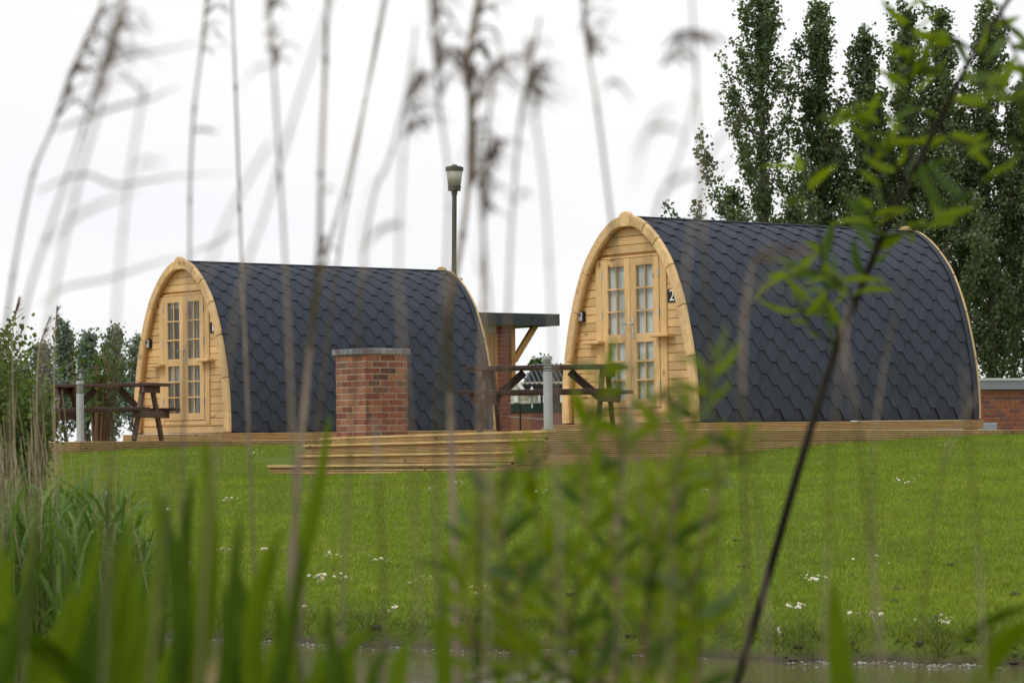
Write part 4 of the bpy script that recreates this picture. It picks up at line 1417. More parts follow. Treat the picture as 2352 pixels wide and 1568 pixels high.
# longer, rough grass along the bank and at the foot of the decks
n = 16000
xx = rng.uniform(-4.5, 4.5, n); yy = shore(xx) + .10 + np.abs(rng.normal(size=n)) * .28
cl = np.sin(xx * 5.3) * np.sin(xx * 13.1 + 1) + .5 * np.sin(xx * 29)
k = rng.uniform(-1.2, 1.3, n) < cl
xx, yy = xx[k], yy[k]
V1, F1 = blades(xx, yy, .05 + .09 * rng.uniform(0, 1, len(xx)) ** 2, .006, .7)
t = rng.uniform(-2.6, 6.5, 1500); pB = np.array(K)[None, :2] + np.outer(t + 2.6, np.array(u2)[:2]) + np.outer(.03 + np.abs(rng.normal(size=1500)) * .07, np.array(w2)[:2])
cl = np.sin(t * 2.1) * np.sin(t * 5.7) + .3
k = rng.uniform(-.6, 1.4, 1500) < cl
V2, F2 = blades(pB[k, 0], pB[k, 1], .05 + .10 * rng.uniform(0, 1, k.sum()) ** 2, .006, .5)
t = rng.uniform(-6, 2.5, 1500); pD = np.array(Dn)[None, :2] + np.outer(t, np.array(u1)[:2]) + np.outer(.03 + np.abs(rng.normal(size=1500)) * .07, np.array(w1)[:2])
k = rng.uniform(-.6, 1.4, 1500) < np.sin(t * 2.6) * np.sin(t * 6.1)
V3, F3 = blades(pD[k, 0], pD[k, 1], .04 + .10 * rng.uniform(0, 1, k.sum()) ** 2, .006, .5)
V = np.concatenate([V1, V2, V3]); F = np.arange(len(V)).reshape(-1, 3)
tag(np_mesh('rough_grass', V, F, M_rough), 'longer tufts of grass along the bank and deck edges', 'grass', kind='stuff')
# lumps of bare mud where the bank meets the water
n = 130
mb = MB()
for i in range(n):
    x = random.uniform(-3.2, 3.6)
    if math.sin(x * 2.3) + math.sin(x * 5.1 + 1) < -.5 and random.random() < .7: continue
    y = float(shore(np.array(x))) + random.uniform(.02, .26)
    z = float(ground_z(x, y)); s = random.uniform(.008, .026)
    mb.lathe([(s * .8, -s * .3), (s * random.uniform(.8, 1.6), s * .1), (s * .6, s * .32), (s * .15, s * .42)], 6, (x, y, z))
tag(mb.build('mud_lumps', M_soil), 'dark lumps of bare mud along the water edge', 'mud', kind='stuff')
# pale flecks painted in place of sky glints along the far water edge
n = 1500
x = rng.uniform(-2.6, 3.6, n)
y = shore(x) - .02 - np.abs(rng.normal(size=n)) * .16
cl = np.sin(x * 3.7 + .6) + .7 * np.sin(x * 9.1) + .4
k = rng.uniform(-1.0, 1.6, n) < cl
x, y = x[k], y[k]; n = len(x)
s = .003 + .010 * rng.uniform(0, 1, n) ** 3
a = rng.uniform(0, np.pi, n)
P = np.stack([x, y, np.full(n, .004) + rng.uniform(0, .004, n)], 1)
c6 = [(math.cos(t) , math.sin(t)) for t in (0, 1.1, 2.0, 3.2, 4.1, 5.2)]
V = np.stack([P + np.stack([s * (1.6 * cx * np.cos(a) - .6 * cy * np.sin(a)), s * (1.6 * cx * np.sin(a) + .6 * cy * np.cos(a)), .4 * s * (j % 2)], 1) for j, (cx, cy) in enumerate(c6)], 1).reshape(-1, 3)
tag(np_mesh('pond_scum', V, np.arange(6 * n).reshape(n, 6), M_foam), 'pale flecks painted in for sky glints along the far water edge', 'scum', kind='stuff')

# ------------------------------------------------------------------ daisies, soil crumbs, feather
def ground_at(px, py):
    """where the ray of a picture point meets the ground"""
    lo_, hi_ = 12.0, 40.0
    for Y in np.arange(13.0, 40.0, .02):
        p = at(px, py, Y)
        if p.z <= float(ground_z(p.x, Y)): return Vector((p.x, Y, float(ground_z(p.x, Y))))
    return None
def daisy_mesh():
    mb = MB(); n = 11
    mb.tube([(0, 0, -.02), (0, 0, .030)], .0012, 4)
    for i in range(n):
        t = 2 * math.pi * i / n; c, s_ = math.cos(t), math.sin(t); q = .0045
        mb.add([(c * .004, s_ * .004, .031), (c * .010 - s_ * q, s_ * .010 + c * q, .033), (c * .0155, s_ * .0155, .032), (c * .010 + s_ * q, s_ * .010 - c * q, .033)], [(0, 1, 2, 3)], 0)
    mb.lathe([(.006, .031), (.005, .035), (.002, .037)], 8, mi=1)
    return mb
clusters = [ # px, py, spread px, number
    (585, 1040, 26, 16), (525, 1150, 18, 9), (382, 1175, 12, 6), (1408, 1052, 14, 8), (1614, 1130, 14, 9), (2078, 1106, 30, 13), (2167, 1024, 16, 8),
    (2300, 992, 12, 4), (1865, 1332, 26, 16), (1828, 1400, 20, 10), (1990, 1418, 38, 14), (2165, 1430, 34, 14), (985, 1126, 12, 5), (1055, 1110, 16, 8),
    (1240, 1135, 26, 10), (740, 1330, 40, 26), (615, 1265, 16, 8), (520, 1268, 20, 8), (750, 1280, 26, 9), (700, 1400, 22, 9), (860, 1290, 30, 9), (985, 1335, 30, 8),
    (1110, 1355, 24, 7), (430, 1300, 20, 7), (470, 1330, 16, 5), (1340, 1252, 14, 4), (1100, 1370, 10, 4), (2010, 1295, 40, 4), (1790, 1465, 8, 2), (900, 1405, 20, 5)]
ND = 0
for px, py, sp, num in clusters:
    for i in range(num):
        g = ground_at(px + random.gauss(0, sp * .6), py + random.gauss(0, sp * .13))
        if g is None or under_decks(np.array([g.x]), np.array([g.y]))[0]: continue
        o = inst('daisy', ('daisy', 0), daisy_mesh, [M_petal, M_yolk], None)
        s = random.uniform(.65, 1.05)
        o.matrix_basis = Matrix.Translation(g) @ Matrix.Rotation(random.uniform(0, 6), 4, 'Z') @ Matrix.Rotation(random.uniform(.1, .75), 4, 'X') @ Matrix.Scale(s, 4)
        tag(o, 'small white daisy with yellow centre standing in the lawn', 'daisy', 'daisies scattered over the lawn')
        ND += 1
crumbs = [(2118, 1316), (1915, 1394), (2150, 1424), (2062, 1358), (2050, 1385), (1690, 1245), (1842, 1350), (2328, 1370), (2030, 1380), (1955, 1325), (1700, 1305), (2080, 1152), (2185, 1300), (2005, 1090), (1650, 1440), (1215, 1310), (1048, 1430), (1100, 1424), (860, 1445), (1305, 1372), (1240, 1365)]
for i, (px, py) in enumerate(crumbs):
    g = ground_at(px, py)
    if g is None: continue
    s = random.uniform(.014, .03)
    mb = MB()
    for j in range(3):
        r = s * random.uniform(.5, .9); ox, oy = random.uniform(-s, s), random.uniform(-s, s) * .6
        mb.lathe([(r * .7, -r * .4), (r * random.uniform(.9, 1.2), r * .1), (r * .6, r * .6), (r * .1, r * .8)], 7, (ox, oy, s * .4))
    o = mb.build('soil_crumb', M_soil)
    o.location = g
    tag(o, 'dark crumb of soil lying on the lawn near the pond', 'soil crumb', 'dark soil crumbs on the lawn')
g = ground_at(1788, 1460)
fm = MB()
for j in range(7):
    t = j / 6; w = .016 * math.sin(math.pi * (t * .85 + .12))
    fm.v += [(-w, .01 * t * t, .085 * t + .005), (w, .012 * t * t, .085 * t + .005)]
for j in range(6): fm.f.append((2 * j, 2 * j + 1, 2 * j + 3, 2 * j + 2)); fm.m.append(0)
o = fm.build('feather', M_petal); o.location = g; o.scale = (.5, .5, .55)
tag(o, 'single white feather standing in the grass near the water edge', 'feather')

# ------------------------------------------------------------------ strips: leaves and blades
def strip(pts, w, fold=.25, side=None, nsub=3, taper=(.25, 1.)):
    """leaf blade along pts, half width profile, folded along its midrib"""
    pts = [Vector(p) for p in pts]
    P = []
    n = len(pts)
    for i in range(n - 1):                                     # Catmull-Rom smoothing
        p0, p1, p2, p3 = pts[max(i - 1, 0)], pts[i], pts[i + 1], pts[min(i + 2, n - 1)]
        for k in range(nsub):
            t = k / nsub
            P.append(.5 * ((2 * p1) + (p2 - p0) * t + (2 * p0 - 5 * p1 + 4 * p2 - p3) * t * t + (-p0 + 3 * p1 - 3 * p2 + p3) * t ** 3))
    P.append(pts[-1])
    mb = MB(); m = len(P)
    side = Vector(side) if side is not None else Vector((1, .25, 0))
    for i, p in enumerate(P):
        t = i / (m - 1)
        d = (P[min(i + 1, m - 1)] - P[max(i - 1, 0)]).normalized()
        a = (side - d * side.dot(d)).normalized()
        nn = d.cross(a)
        ww = w * .5 * (taper[0] + (taper[1] - taper[0]) * min(1, t / .3)) * (1 if t < .45 else max(.015, 1 - ((t - .45) / .55) ** 1.6))
        mb.v += [tuple(p - a * ww + nn * ww * fold), tuple(p), tuple(p + a * ww + nn * ww * fold)]
    for i in range(m - 1):
        b = 3 * i
        mb.f += [(b, b + 1, b + 4, b + 3), (b + 1, b + 2, b + 5, b + 4)]; mb.m += [0, 0]
    return mb
def smooth_path(pts, nsub=4):
    n = len(pts); P = []
    for i in range(n - 1):
        p0, p1, p2, p3 = pts[max(i - 1, 0)], pts[i], pts[i + 1], pts[min(i + 2, n - 1)]
        for k in range(nsub):
            t = k / nsub
            P.append(.5 * ((2 * p1) + (p2 - p0) * t + (2 * p0 - 5 * p1 + 4 * p2 - p3) * t * t + (-p0 + 3 * p1 - 3 * p2 + p3) * t ** 3))
    P.append(pts[-1])
    return P
def plume(pts, n, L, mat, parent, droop=.75, w=.0014):
    """feathery reed head: fine drooping threads from the top part of the stem"""
    mb = MB()
    P = smooth_path([Vector(p) for p in pts], 6)
    m = len(P)
    for k in range(n):
        t = random.random() ** .8
        i = min(int(t * (m - 1)), m - 2); p = P[i].lerp(P[i + 1], t * (m - 1) - i)
        d0 = (P[i + 1] - P[i]).normalized()
        az = random.uniform(0, 6.28); l = L * random.uniform(.4, 1) * (1 - .45 * t)
        out = Vector((math.cos(az) * .8 + .55, math.sin(az), 0)); l *= 1.35
        q = [p]
        for s in range(4):
            f = (s + 1) / 4
            q.append(q[-1] + (d0 * (.9 - droop * f) + out * (.25 + .3 * f) + Vector((0, 0, -droop * f * f))) * (l / 4))
        wd = Vector((-out.y, out.x, 0)) * w * random.uniform(.7, 1.8)
        b = len(mb.v)
        for j, z in enumerate(q):
            ww = wd * (1, 1.3, 1.5, 1.2, .3)[j]
            mb.v += [tuple(z - ww), tuple(z + ww)]
        for j in range(4): mb.f.append((b + 2 * j, b + 2 * j + 1, b + 2 * j + 3, b + 2 * j + 2)); mb.m.append(0)
    return mb.build('seed_head', mat, parent)

# ------------------------------------------------------------------ reed bed on the left bank (middle distance)
def reed_xy(k):
    px = random.uniform(-220, 335) if k is None else k
    Y = random.uniform(11.2, 15.5)
    if px > 230: Y = random.uniform(12.2, 15.2)
    return at(px, 1000, Y).x, Y
VV, FF, nv = [], [], 0
VD, FD, nd = [], [], 0
def add_strip(mb, V, F, base):
    a = np.array(mb.v); f = np.array(mb.f) + base
    V.append(a); F.append(f)
    return base + len(a)
for i in range(680):
    x, y = reed_xy(None)
    edge = (x / y * 6336 + 1176)
    top = random.uniform(.72, 1.12) * (1 if edge < 250 else .65 + .35 * max(0, (350 - edge) / 100))
    z0 = max(-.05, float(ground_z(x, y)) - .03)
    # green shoot: stem and 3-4 blades
    lean = Vector((random.gauss(0, .05), random.gauss(0, .05), 1))
    st = [Vector((x, y, z0)) + lean * (top * t) for t in (0, .4, .75)]
    nv = add_strip(strip([st[0], st[1], st[2], st[0] + lean * top * 1.05], .009, .3, nsub=2), VV, FF, nv)
    for j in range(random.randint(2, 4)):
        t = random.uniform(.25, .8); p = Vector((x, y, z0)) + lean * (top * t)
        az = random.uniform(0, 6.28); L = random.uniform(.25, .5); o = Vector((math.cos(az), math.sin(az), 0))
        cv = random.uniform(.1, .55)
        q = [p, p + o * L * .12 + Vector((0, 0, L * .35)), p + o * L * (.28 + cv * .3) + Vector((0, 0, L * (.68 - cv * .25))), p + o * L * (.45 + cv) + Vector((0, 0, L * (.95 - cv * 1.1)))]
        nv = add_strip(strip(q, random.uniform(.012, .022), .3, side=(-o.y, o.x, .1), nsub=2), VV, FF, nv)
tag(np_mesh('reed_bed', np.concatenate(VV), np.concatenate(FF), M_reedgreen), 'dense green reeds growing in the water on the left', 'reeds', kind='stuff')
for i in range(330):                                            # broken old stems inside the bed
    x, y = reed_xy(None)
    top = random.uniform(.35, .85); z0 = -.05
    l = Vector((random.gauss(0, .06), random.gauss(0, .06), 1))
    p = Vector((x, y, z0))
    nd = add_strip(strip([p, p + l * top * .5, p + l * top], .006, .2, nsub=1), VD, FD, nd)
tag(np_mesh('old_reed_stubble', np.concatenate(VD), np.concatenate(FD), M_drypale), 'broken pale old stems low inside the left reed bed', 'reeds', kind='stuff')
for i in range(90):
    px = random.choice([random.uniform(-60, 150), random.uniform(-60, 330), random.uniform(20, 140)])
    Y = random.uniform(11.5, 15.); py = random.choice([random.uniform(890, 1080), random.uniform(1000, 1150)]) if px < 150 else random.uniform(1010, 1160)
    t_ = at(px, py, Y); b = Vector((t_.x + random.gauss(0, .09), Y + random.gauss(0, .05), -.05))
    mid = b.lerp(t_, .55) + Vector((random.gauss(0, .03), 0, 0))
    r = MB().tube(smooth_path([b, mid, t_], 3), [.0026] * 4 + [.0022, .0017, .0012], 5).build('pale_reed', M_drypale)
    tag(r, 'thin pale dry reed stem standing among the left reed bed', 'reed', 'pale dry stems of the left reed bed')
for pts, lab in (([(38, 1250), (33, 1000), (28, 850), (30, 745), (42, 690)], 'dry reed with small head at the far left edge'), ([(78, 1250), (82, 1000), (85, 860), (92, 790), (112, 735)], 'dry reed with bent head above the bush at left'), ([(130, 1250), (126, 1000), (124, 860), (126, 780), (131, 712)], 'dry reed with notched head, rightmost of three against the sky at left')):
    P = [at(px, py, 13.) for px, py in pts]
    e = empty('tall_reed', (P[0].x, 13., 0)); tag(e, lab, 'reed', 'tall dry reeds of the left reed bed')
    MB().tube(smooth_path(P, 3), .0032, 5).build('stem', M_drypale, e)
    plume(P[-2:], 30, .07, M_dryhead, e, .3, .0016)
    child_fix(e)

# ------------------------------------------------------------------ foreground: dry reeds close to the lens
def dry_reed(pts, Y, r, label, group, leaves=(), heads=(), down=True):
    Y = Y * 1.28 if Y < 3.2 else Y
    P = [at(px, py, Y + .12 * math.sin(i * 1.9 + Y * 7)) for i, (px, py) in enumerate(pts)]
    if down and P[0].z > .05:                                # carry the stem on to the ground
        d = (P[0] - P[1]).normalized()
        for k in range(1, 4):
            P.insert(0, P[0] + Vector((d.x * .15, 0, -min(.25, max(.02, P[0].z)))))
    e = empty('dry_reed', (P[0].x, P[0].y, P[0].z)); tag(e, label, 'reed', group)
    S_ = smooth_path(P, 4); m = len(S_)
    MB().tube(S_, [r * (1.1 - .35 * i / m) for i in range(m)], 6).build('stem', M_dry, e)
    for i in range(3, m - 1, 5):                              # nodes
        q = S_[i]; d = (S_[i + 1] - q).normalized()
        MB().tube([q - d * .006, q - d * .002, q + d * .002, q + d * .006], [r, r * 1.22, r * 1.22, r], 6).build('node', M_dryhead, e)
    for lp, w in leaves:
        strip([at(px, py, Y * .74 + .03 * i) for i, (px, py) in enumerate(lp)], w * .5, .35, side=(.2, .3, 1), nsub=4, taper=(.5, 1)).build('dead_leaf', M_dry, e)
    for hp, n, L in heads:
        plume([at(px, py, Y) for px, py in hp], n, L, M_dryhead, e)
    child_fix(e)
    return e
GL, GM, GR, GF = 'blurred dry reeds at the left against the sky', 'blurred dry reeds between the pods', 'blurred dry reeds in front of the right pod', 'blurred reed stems over the right lawn'
dry_reed([(-50, 1568), (-18, 1000), (12, 760), (37, 590), (76, 400), (122, 290), (166, 160), (222, 40), (262, -70)], 2.7, .0024, 'thickest leaning dry reed, dark noded, nearest the left edge', GL,
         [([(84, 442), (150, 410), (205, 402), (262, 425), (340, 415), (430, 402), (560, 396)], .006), ([(122, 300), (190, 275), (270, 245), (350, 225), (420, 190)], .007), ([(165, 170), (230, 150), (300, 130), (380, 115), (480, 92)], .006), ([(92, 700), (150, 660), (250, 640), (370, 600), (440, 590)], .005)],
         [([(130, 280), (170, 150), (225, 30)], 46, .10)])
dry_reed([(-10, 1568), (30, 900), (62, 690), (122, 500), (186, 310), (240, 130), (290, -40)], 2.1, .0018, 'faint second leaning reed just right of the thickest left one', GL, [([(110, 560), (170, 500), (230, 470), (330, 430)], .006)], [([(200, 260), (240, 130), (275, 20)], 18, .09)])
dry_reed([(50, 1568), (95, 900), (130, 640), (185, 400), (228, 240), (275, 40), (300, -40)], 1.75, .0015, 'very faint leaning reed, third from the left edge', GL)
dry_reed([(405, 1568), (425, 900), (435, 600), (437, 420), (446, 250), (462, 120), (478, -40)], 4.0, .0024, 'dark upright reed rising directly above the left pod peak', GL, [([(440, 300), (470, 298), (505, 306)], .008), ([(436, 585), (500, 555), (560, 520)], .005)], [([(455, 160), (466, 80), (478, 0)], 14, .08)])
dry_reed([(592, 1568), (574, 1050), (557, 650), (549, 430), (541, 200), (531, -40)], 4.9, .0027, 'sharpest dark reed, right of the left pod peak', GL)
dry_reed([(690, 1568), (672, 1000), (655, 600), (640, 350), (626, 120), (612, -50)], 2.5, .0021, 'blurred reed bending left at its top, with a hooked leaf', GL, [([(632, 150), (590, 155), (560, 190), (545, 225)], .006)], [([(632, 160), (622, 60), (614, -20)], 22, .08)])
dry_reed([(480, 1200), (545, 700), (615, 470), (680, 250), (748, 40), (770, -40)], 1.85, .0014, 'faint thin reed slanting across above the left roof', GL)
dry_reed([(380, 1200), (430, 800), (500, 560), (560, 430), (620, 330)], 1.6, .0013, 'very faint slanting reed above the left pod', GL)
dry_reed([(655, 1568), (690, 1050), (712, 800), (733, 560), (737, 400), (745, 200), (754, -50)], 3.3, .0034, 'thick brown reed crossing the middle of the left roof', GL, [([(735, 445), (752, 432), (770, 440)], .006)], [([(728, 640), (738, 590), (745, 540)], 10, .06)])
dry_reed([(690, 1000), (737, 650), (800, 400), (850, 180), (896, -40)], 3.9, .0021, 'straight leaning reed right of the thick brown one', GL)
dry_reed([(722, 1050), (777, 590), (822, 330), (876, 20), (890, -60)], 3.0, .0019, 'second leaning reed running beside the straight one', GL)
dry_reed([(800, 1100), (822, 780), (835, 590), (862, 440), (900, 350), (940, 180), (955, 60)], 2.3, .0016, 'faint reed with arching wisp left of the lamp post', GM, [([(834, 592), (850, 548), (880, 523), (915, 515), (930, 524)], .010), ([(845, 640), (830, 560), (850, 440), (900, 380)], .006)], [([(925, 330), (940, 290), (958, 275)], 16, .05), ([(935, 240), (945, 200), (955, 178)], 18, .05)])
dry_reed([(1052, 1568), (1042, 1200), (1034, 900), (1033, 720), (1062, 540), (1078, 400), (1080, 250), (1075, 130), (1105, -40)], 2.6, .0042, 'broad brown reed with big drooping head right of the brick pier', GM,
         [([(1050, 380), (1085, 320), (1130, 312), (1150, 330)], .006)], [([(1080, 240), (1076, 120), (1110, -20)], 30, .11), ([(1072, 440), (1080, 330), (1085, 290)], 26, .07)])
dry_reed([(1010, 1568), (1000, 1100), (1020, 700), (1030, 420), (1010, 250), (995, 90), (985, -40)], 2.2, .0019, 'leaning reed with dark head above the lamp post', GM, (), [([(1012, 230), (1000, 120), (990, 0)], 28, .09)])
dry_reed([(1095, 1568), (1100, 1250), (1102, 950), (1110, 640), (1112, 420), (1125, 240), (1150, 120)], 2.3, .0024, 'brown reed with tangled head, first right of the broad one', GM, [([(1108, 640), (1095, 590), (1110, 510)], .007)], [([(1105, 520), (1115, 400), (1130, 330)], 34, .08), ([(1085, 250), (1110, 180), (1160, 130)], 26, .09)])
dry_reed([(1150, 1568), (1160, 1000), (1170, 620), (1182, 420), (1196, 270), (1222, 130), (1240, 40)], 2.3, .0019, 'reed with a single upright head left of the right pod', GM, [([(1178, 470), (1200, 440), (1222, 455)], .008)], [([(1193, 300), (1205, 220), (1228, 160)], 34, .06)])
dry_reed([(1490, 1568), (1470, 1100), (1430, 720), (1402, 490), (1372, 250), (1346, 90), (1334, -50)], 2.5, .0022, 'blurred reed meeting the right pod peak', GR, [([(1380, 225), (1392, 195), (1415, 188), (1440, 215), (1460, 240)], .009), ([(1352, 130), (1380, 60), (1410, 20)], .008)], [([(1356, 150), (1345, 60), (1336, -20)], 26, .08)])
dry_reed([(1440, 1000), (1470, 720), (1500, 520), (1530, 430), (1570, 330), (1600, 200)], 2.0, .0014, 'faint reed with arching wisps above the right roof', GR, [([(1455, 360), (1480, 310), (1505, 292), (1540, 293), (1580, 310)], .009), ([(1505, 478), (1530, 430), (1570, 405), (1625, 396)], .009), ([(1450, 430), (1480, 330), (1500, 270), (1560, 235)], .007)], [([(1520, 120), (1550, 85), (1600, 75)], 22, .06), ([(1510, 160), (1530, 135), (1560, 105)], 16, .05)])
dry_reed([(1660, 1568), (1640, 1000), (1618, 560), (1606, 330), (1598, 160), (1586, -50)], 2.2, .0015, 'thin straight reed left of the tallest poplar', GR, [([(1612, 470), (1640, 400), (1690, 360)], .005)])
dry_reed([(1720, 1568), (1712, 1200), (1705, 900), (1715, 680), (1740, 590), (1790, 560)], 2.2, .0021, 'brown reed with drooping head over the right roof, first of two', GR, [([(1702, 760), (1710, 700), (1760, 650), (1800, 690)], .007)], [([(1730, 620), (1760, 585), (1800, 570)], 24, .06)])
dry_reed([(1890, 1568), (1900, 1250), (1912, 1020), (1935, 820), (1950, 700)], 2.1, .0012, 'pale reed stem over lawn right of the dark willow stem', GF)
dry_reed([(2030, 1568), (1998, 1250), (1972, 1000), (1950, 850), (1935, 740)], 2.1, .0014, 'pale reed stem leaning left over the lawn under the right roof', GF)
dry_reed([(2005, 1200), (2010, 1000), (2035, 820), (2080, 620)], 2.5, .0013, 'thin reed stem leaning right over the right roof', GF)
dry_reed([(2258, 1568), (2245, 1250), (2225, 1000), (2215, 840)], 2.1, .0012, 'pale reed stem over lawn near the right edge', GF)
dry_reed([(2110, 1568), (2150, 1150), (2195, 1000), (2260, 880)], 2.3, .0011, 'leaning pale reed stem ending at the brick store', GF)
dry_reed([(1765, 1568), (1752, 1300), (1735, 1100), (1740, 1000)], 2.0, .0013, 'short pale reed stem left of the dark willow stem', GF)
dry_reed([(880, 1568), (880, 1300), (868, 1100), (860, 960)], 2.2, .0018, 'short pale reed stem below the brick pier', GM)
dry_reed([(1420, 1568), (1415, 1300), (1420, 1100), (1432, 900)], 2.5, .0022, 'pale reed stem among the willow shoots left of the right pod', GR)

dry_reed([(1120, 1300), (1128, 800), (1112, 560), (1102, 430), (1090, 250), (1058, 110)], 2.0, .0015, 'thin reed with two ragged heads right of the lamp post', GM, (), [([(1104, 460), (1094, 390), (1085, 330)], 20, .06), ([(1092, 260), (1078, 190), (1050, 130)], 22, .07)])
dry_reed([(960, 1300), (932, 900), (916, 600), (930, 300), (962, 140)], 1.8, .0013, 'very faint reed just left of the lamp lantern', GM, (), [([(930, 310), (940, 250), (955, 190)], 12, .06)])
dry_reed([(250, 1200), (268, 700), (298, 400), (335, 190)], 1.8, .0013, 'very faint upright reed between left edge and left pod', GL, [([(300, 400), (330, 370), (380, 380)], .005)])
dry_reed([(1540, 1300), (1560, 800), (1592, 500), (1640, 340), (1715, 260)], 1.8, .0013, 'very faint reed bending right toward the tallest poplar', GR)
dry_reed([(1285, 1300), (1270, 800), (1252, 450), (1226, 250), (1210, 90)], 1.9, .0014, 'very faint reed rising in the gap between the pods', GM, (), [([(1230, 270), (1218, 180), (1212, 110)], 16, .07)])

# ------------------------------------------------------------------ foreground: green reed shoots
def blade_px(pts, Y, w, parent, mat):
    return strip([at(px, py, Y + .02 * i) for i, (px, py) in enumerate(pts)], w, .3, side=(1, random.uniform(-.5, .5), 0), nsub=3, taper=(.8, 1)).build('blade', mat, parent)
def shoot(label, Y, blist):
    Y = Y * 1.3 if Y < 2.9 else Y
    p0 = at(blist[0][0][0][0], blist[0][0][0][1], Y)
    e = empty('green_reed_shoot', (p0.x, Y, p0.z)); tag(e, label, 'reed shoot', 'blurred green reed shoots close to the lens')
    for pts, w, m in blist:
        blade_px(pts, Y + random.uniform(-.05, .05), w * 1.2, e, m)
    child_fix(e)
GB, GD = M_blade, M_bladed
shoot('broad bright green blade below the left pod door', 2.2, [([(420, 1750), (440, 1568), (470, 1400), (484, 1200), (470, 995)], .027, GB), ([(500, 1750), (520, 1500), (540, 1300), (552, 1170)], .013, GD), ([(380, 1750), (410, 1500), (398, 1300), (372, 1130)], .020, GD)])
shoot('sharp green blade leaning before the brick pier', 3.6, [([(560, 1720), (640, 1480), (690, 1290), (735, 1100), (757, 945)], .020, GB)])
shoot('dark folded blade just below the sharp leaning one', 3.0, [([(610, 1720), (640, 1560), (672, 1420), (700, 1230)], .016, GD)])
shoot('green blades at the bottom left corner', 2.0, [([(-60, 1700), (20, 1500), (60, 1380), (85, 1250)], .020, GD), ([(40, 1750), (90, 1560), (150, 1440), (165, 1330)], .022, GB), ([(-20, 1430), (40, 1450), (120, 1500), (200, 1590), (240, 1700)], .020, GD), ([(0, 1700), (10, 1450), (-15, 1260), (-40, 1100)], .018, GB)])
shoot('upright blades left of the broad bright one', 2.1, [([(250, 1750), (265, 1500), (285, 1300), (298, 1150)], .018, GB), ([(190, 1750), (215, 1500), (250, 1330), (300, 1200)], .018, GD), ([(300, 1750), (300, 1500), (310, 1370), (330, 1280)], .016, GB), ([(230, 1720), (270, 1560), (340, 1440), (380, 1390)], .020, GB)])
shoot('blades crossing under the left pod corner', 2.4, [([(600, 1750), (580, 1500), (600, 1330), (650, 1210)], .021, GB), ([(480, 1750), (530, 1530), (590, 1400), (640, 1260)], .018, GD), ([(520, 1750), (560, 1550), (560, 1400), (530, 1260)], .018, GD), ([(660, 1720), (730, 1560), (800, 1490), (860, 1440)], .018, GB)])
shoot('tall thin blades between pod and reed bed', 2.3, [([(330, 1720), (345, 1450), (370, 1250), (352, 1090)], .014, GB), ([(440, 1720), (425, 1400), (430, 1200), (445, 1080)], .014, GD), ([(120, 1720), (150, 1500), (210, 1330), (232, 1180)], .017, GB)])
shoot('low blades at the bottom centre', 2.2, [([(760, 1750), (775, 1600), (770, 1500), (740, 1430)], .018, GD), ([(900, 1750), (905, 1600), (920, 1500), (960, 1450)], .018, GB), ([(1000, 1750), (1020, 1560), (1010, 1430), (1025, 1330)], .015, GB), ([(830, 1750), (850, 1620), (860, 1530), (900, 1480)], .014, GD)])
shoot('single upright blade at the bottom right', 2.4, [([(1950, 1750), (1935, 1560), (1918, 1440), (1915, 1330)], .024, GB)])
shoot('arching blades at the lower right corner', 2.1, [([(2460, 1520), (2400, 1400), (2330, 1395), (2260, 1430), (2190, 1490)], .019, GD), ([(2430, 1420), (2350, 1430), (2290, 1490), (2240, 1600), (2215, 1700)], .020, GB)])
shoot('dense blades below the willow shoots', 2.5, [([(1540, 1750), (1560, 1560), (1600, 1400), (1610, 1250)], .020, GD), ([(1600, 1750), (1580, 1560), (1590, 1430), (1615, 1330)], .022, GB), ([(1500, 1750), (1490, 1560), (1505, 1400), (1490, 1290)], .018, GB), ([(1330, 1750), (1330, 1560), (1350, 1430), (1385, 1330)], .016, GD)])

where = ['at the far bottom left', 'below the left bush', 'below the left table', 'below the left bollard', 'below the left deck corner', 'left of the left pod door', 'below the left pod door', 'below the left pod front corner',
         'below the left roof', 'below the left roof middle', 'left of the brick pier', 'below the brick pier', 'right of the brick pier', 'left of the terrace steps']
for i, wh in enumerate(where):
    x = -30 + i * 62 + random.uniform(-20, 20)
    bl = []
    for j in range(3 if i < 9 else 2):
        x0 = x + random.uniform(-40, 40); tx = x0 + random.gauss(0, 55); ty = random.uniform(1130, 1420) if i < 9 else random.uniform(1330, 1480)
        mx = x0 * .45 + tx * .55 + random.gauss(0, 12)
        bl.append(([(x0 - (tx - x0) * .2, 1750), (x0, 1568), (mx, (1568 + ty) / 2 + 20), (tx, ty)], random.uniform(.009, .015), random.choice((GB, GB, GD))))
    shoot('slender green blades rising ' + wh + ' from the bottom edge', random.uniform(3.0, 4.2), bl)

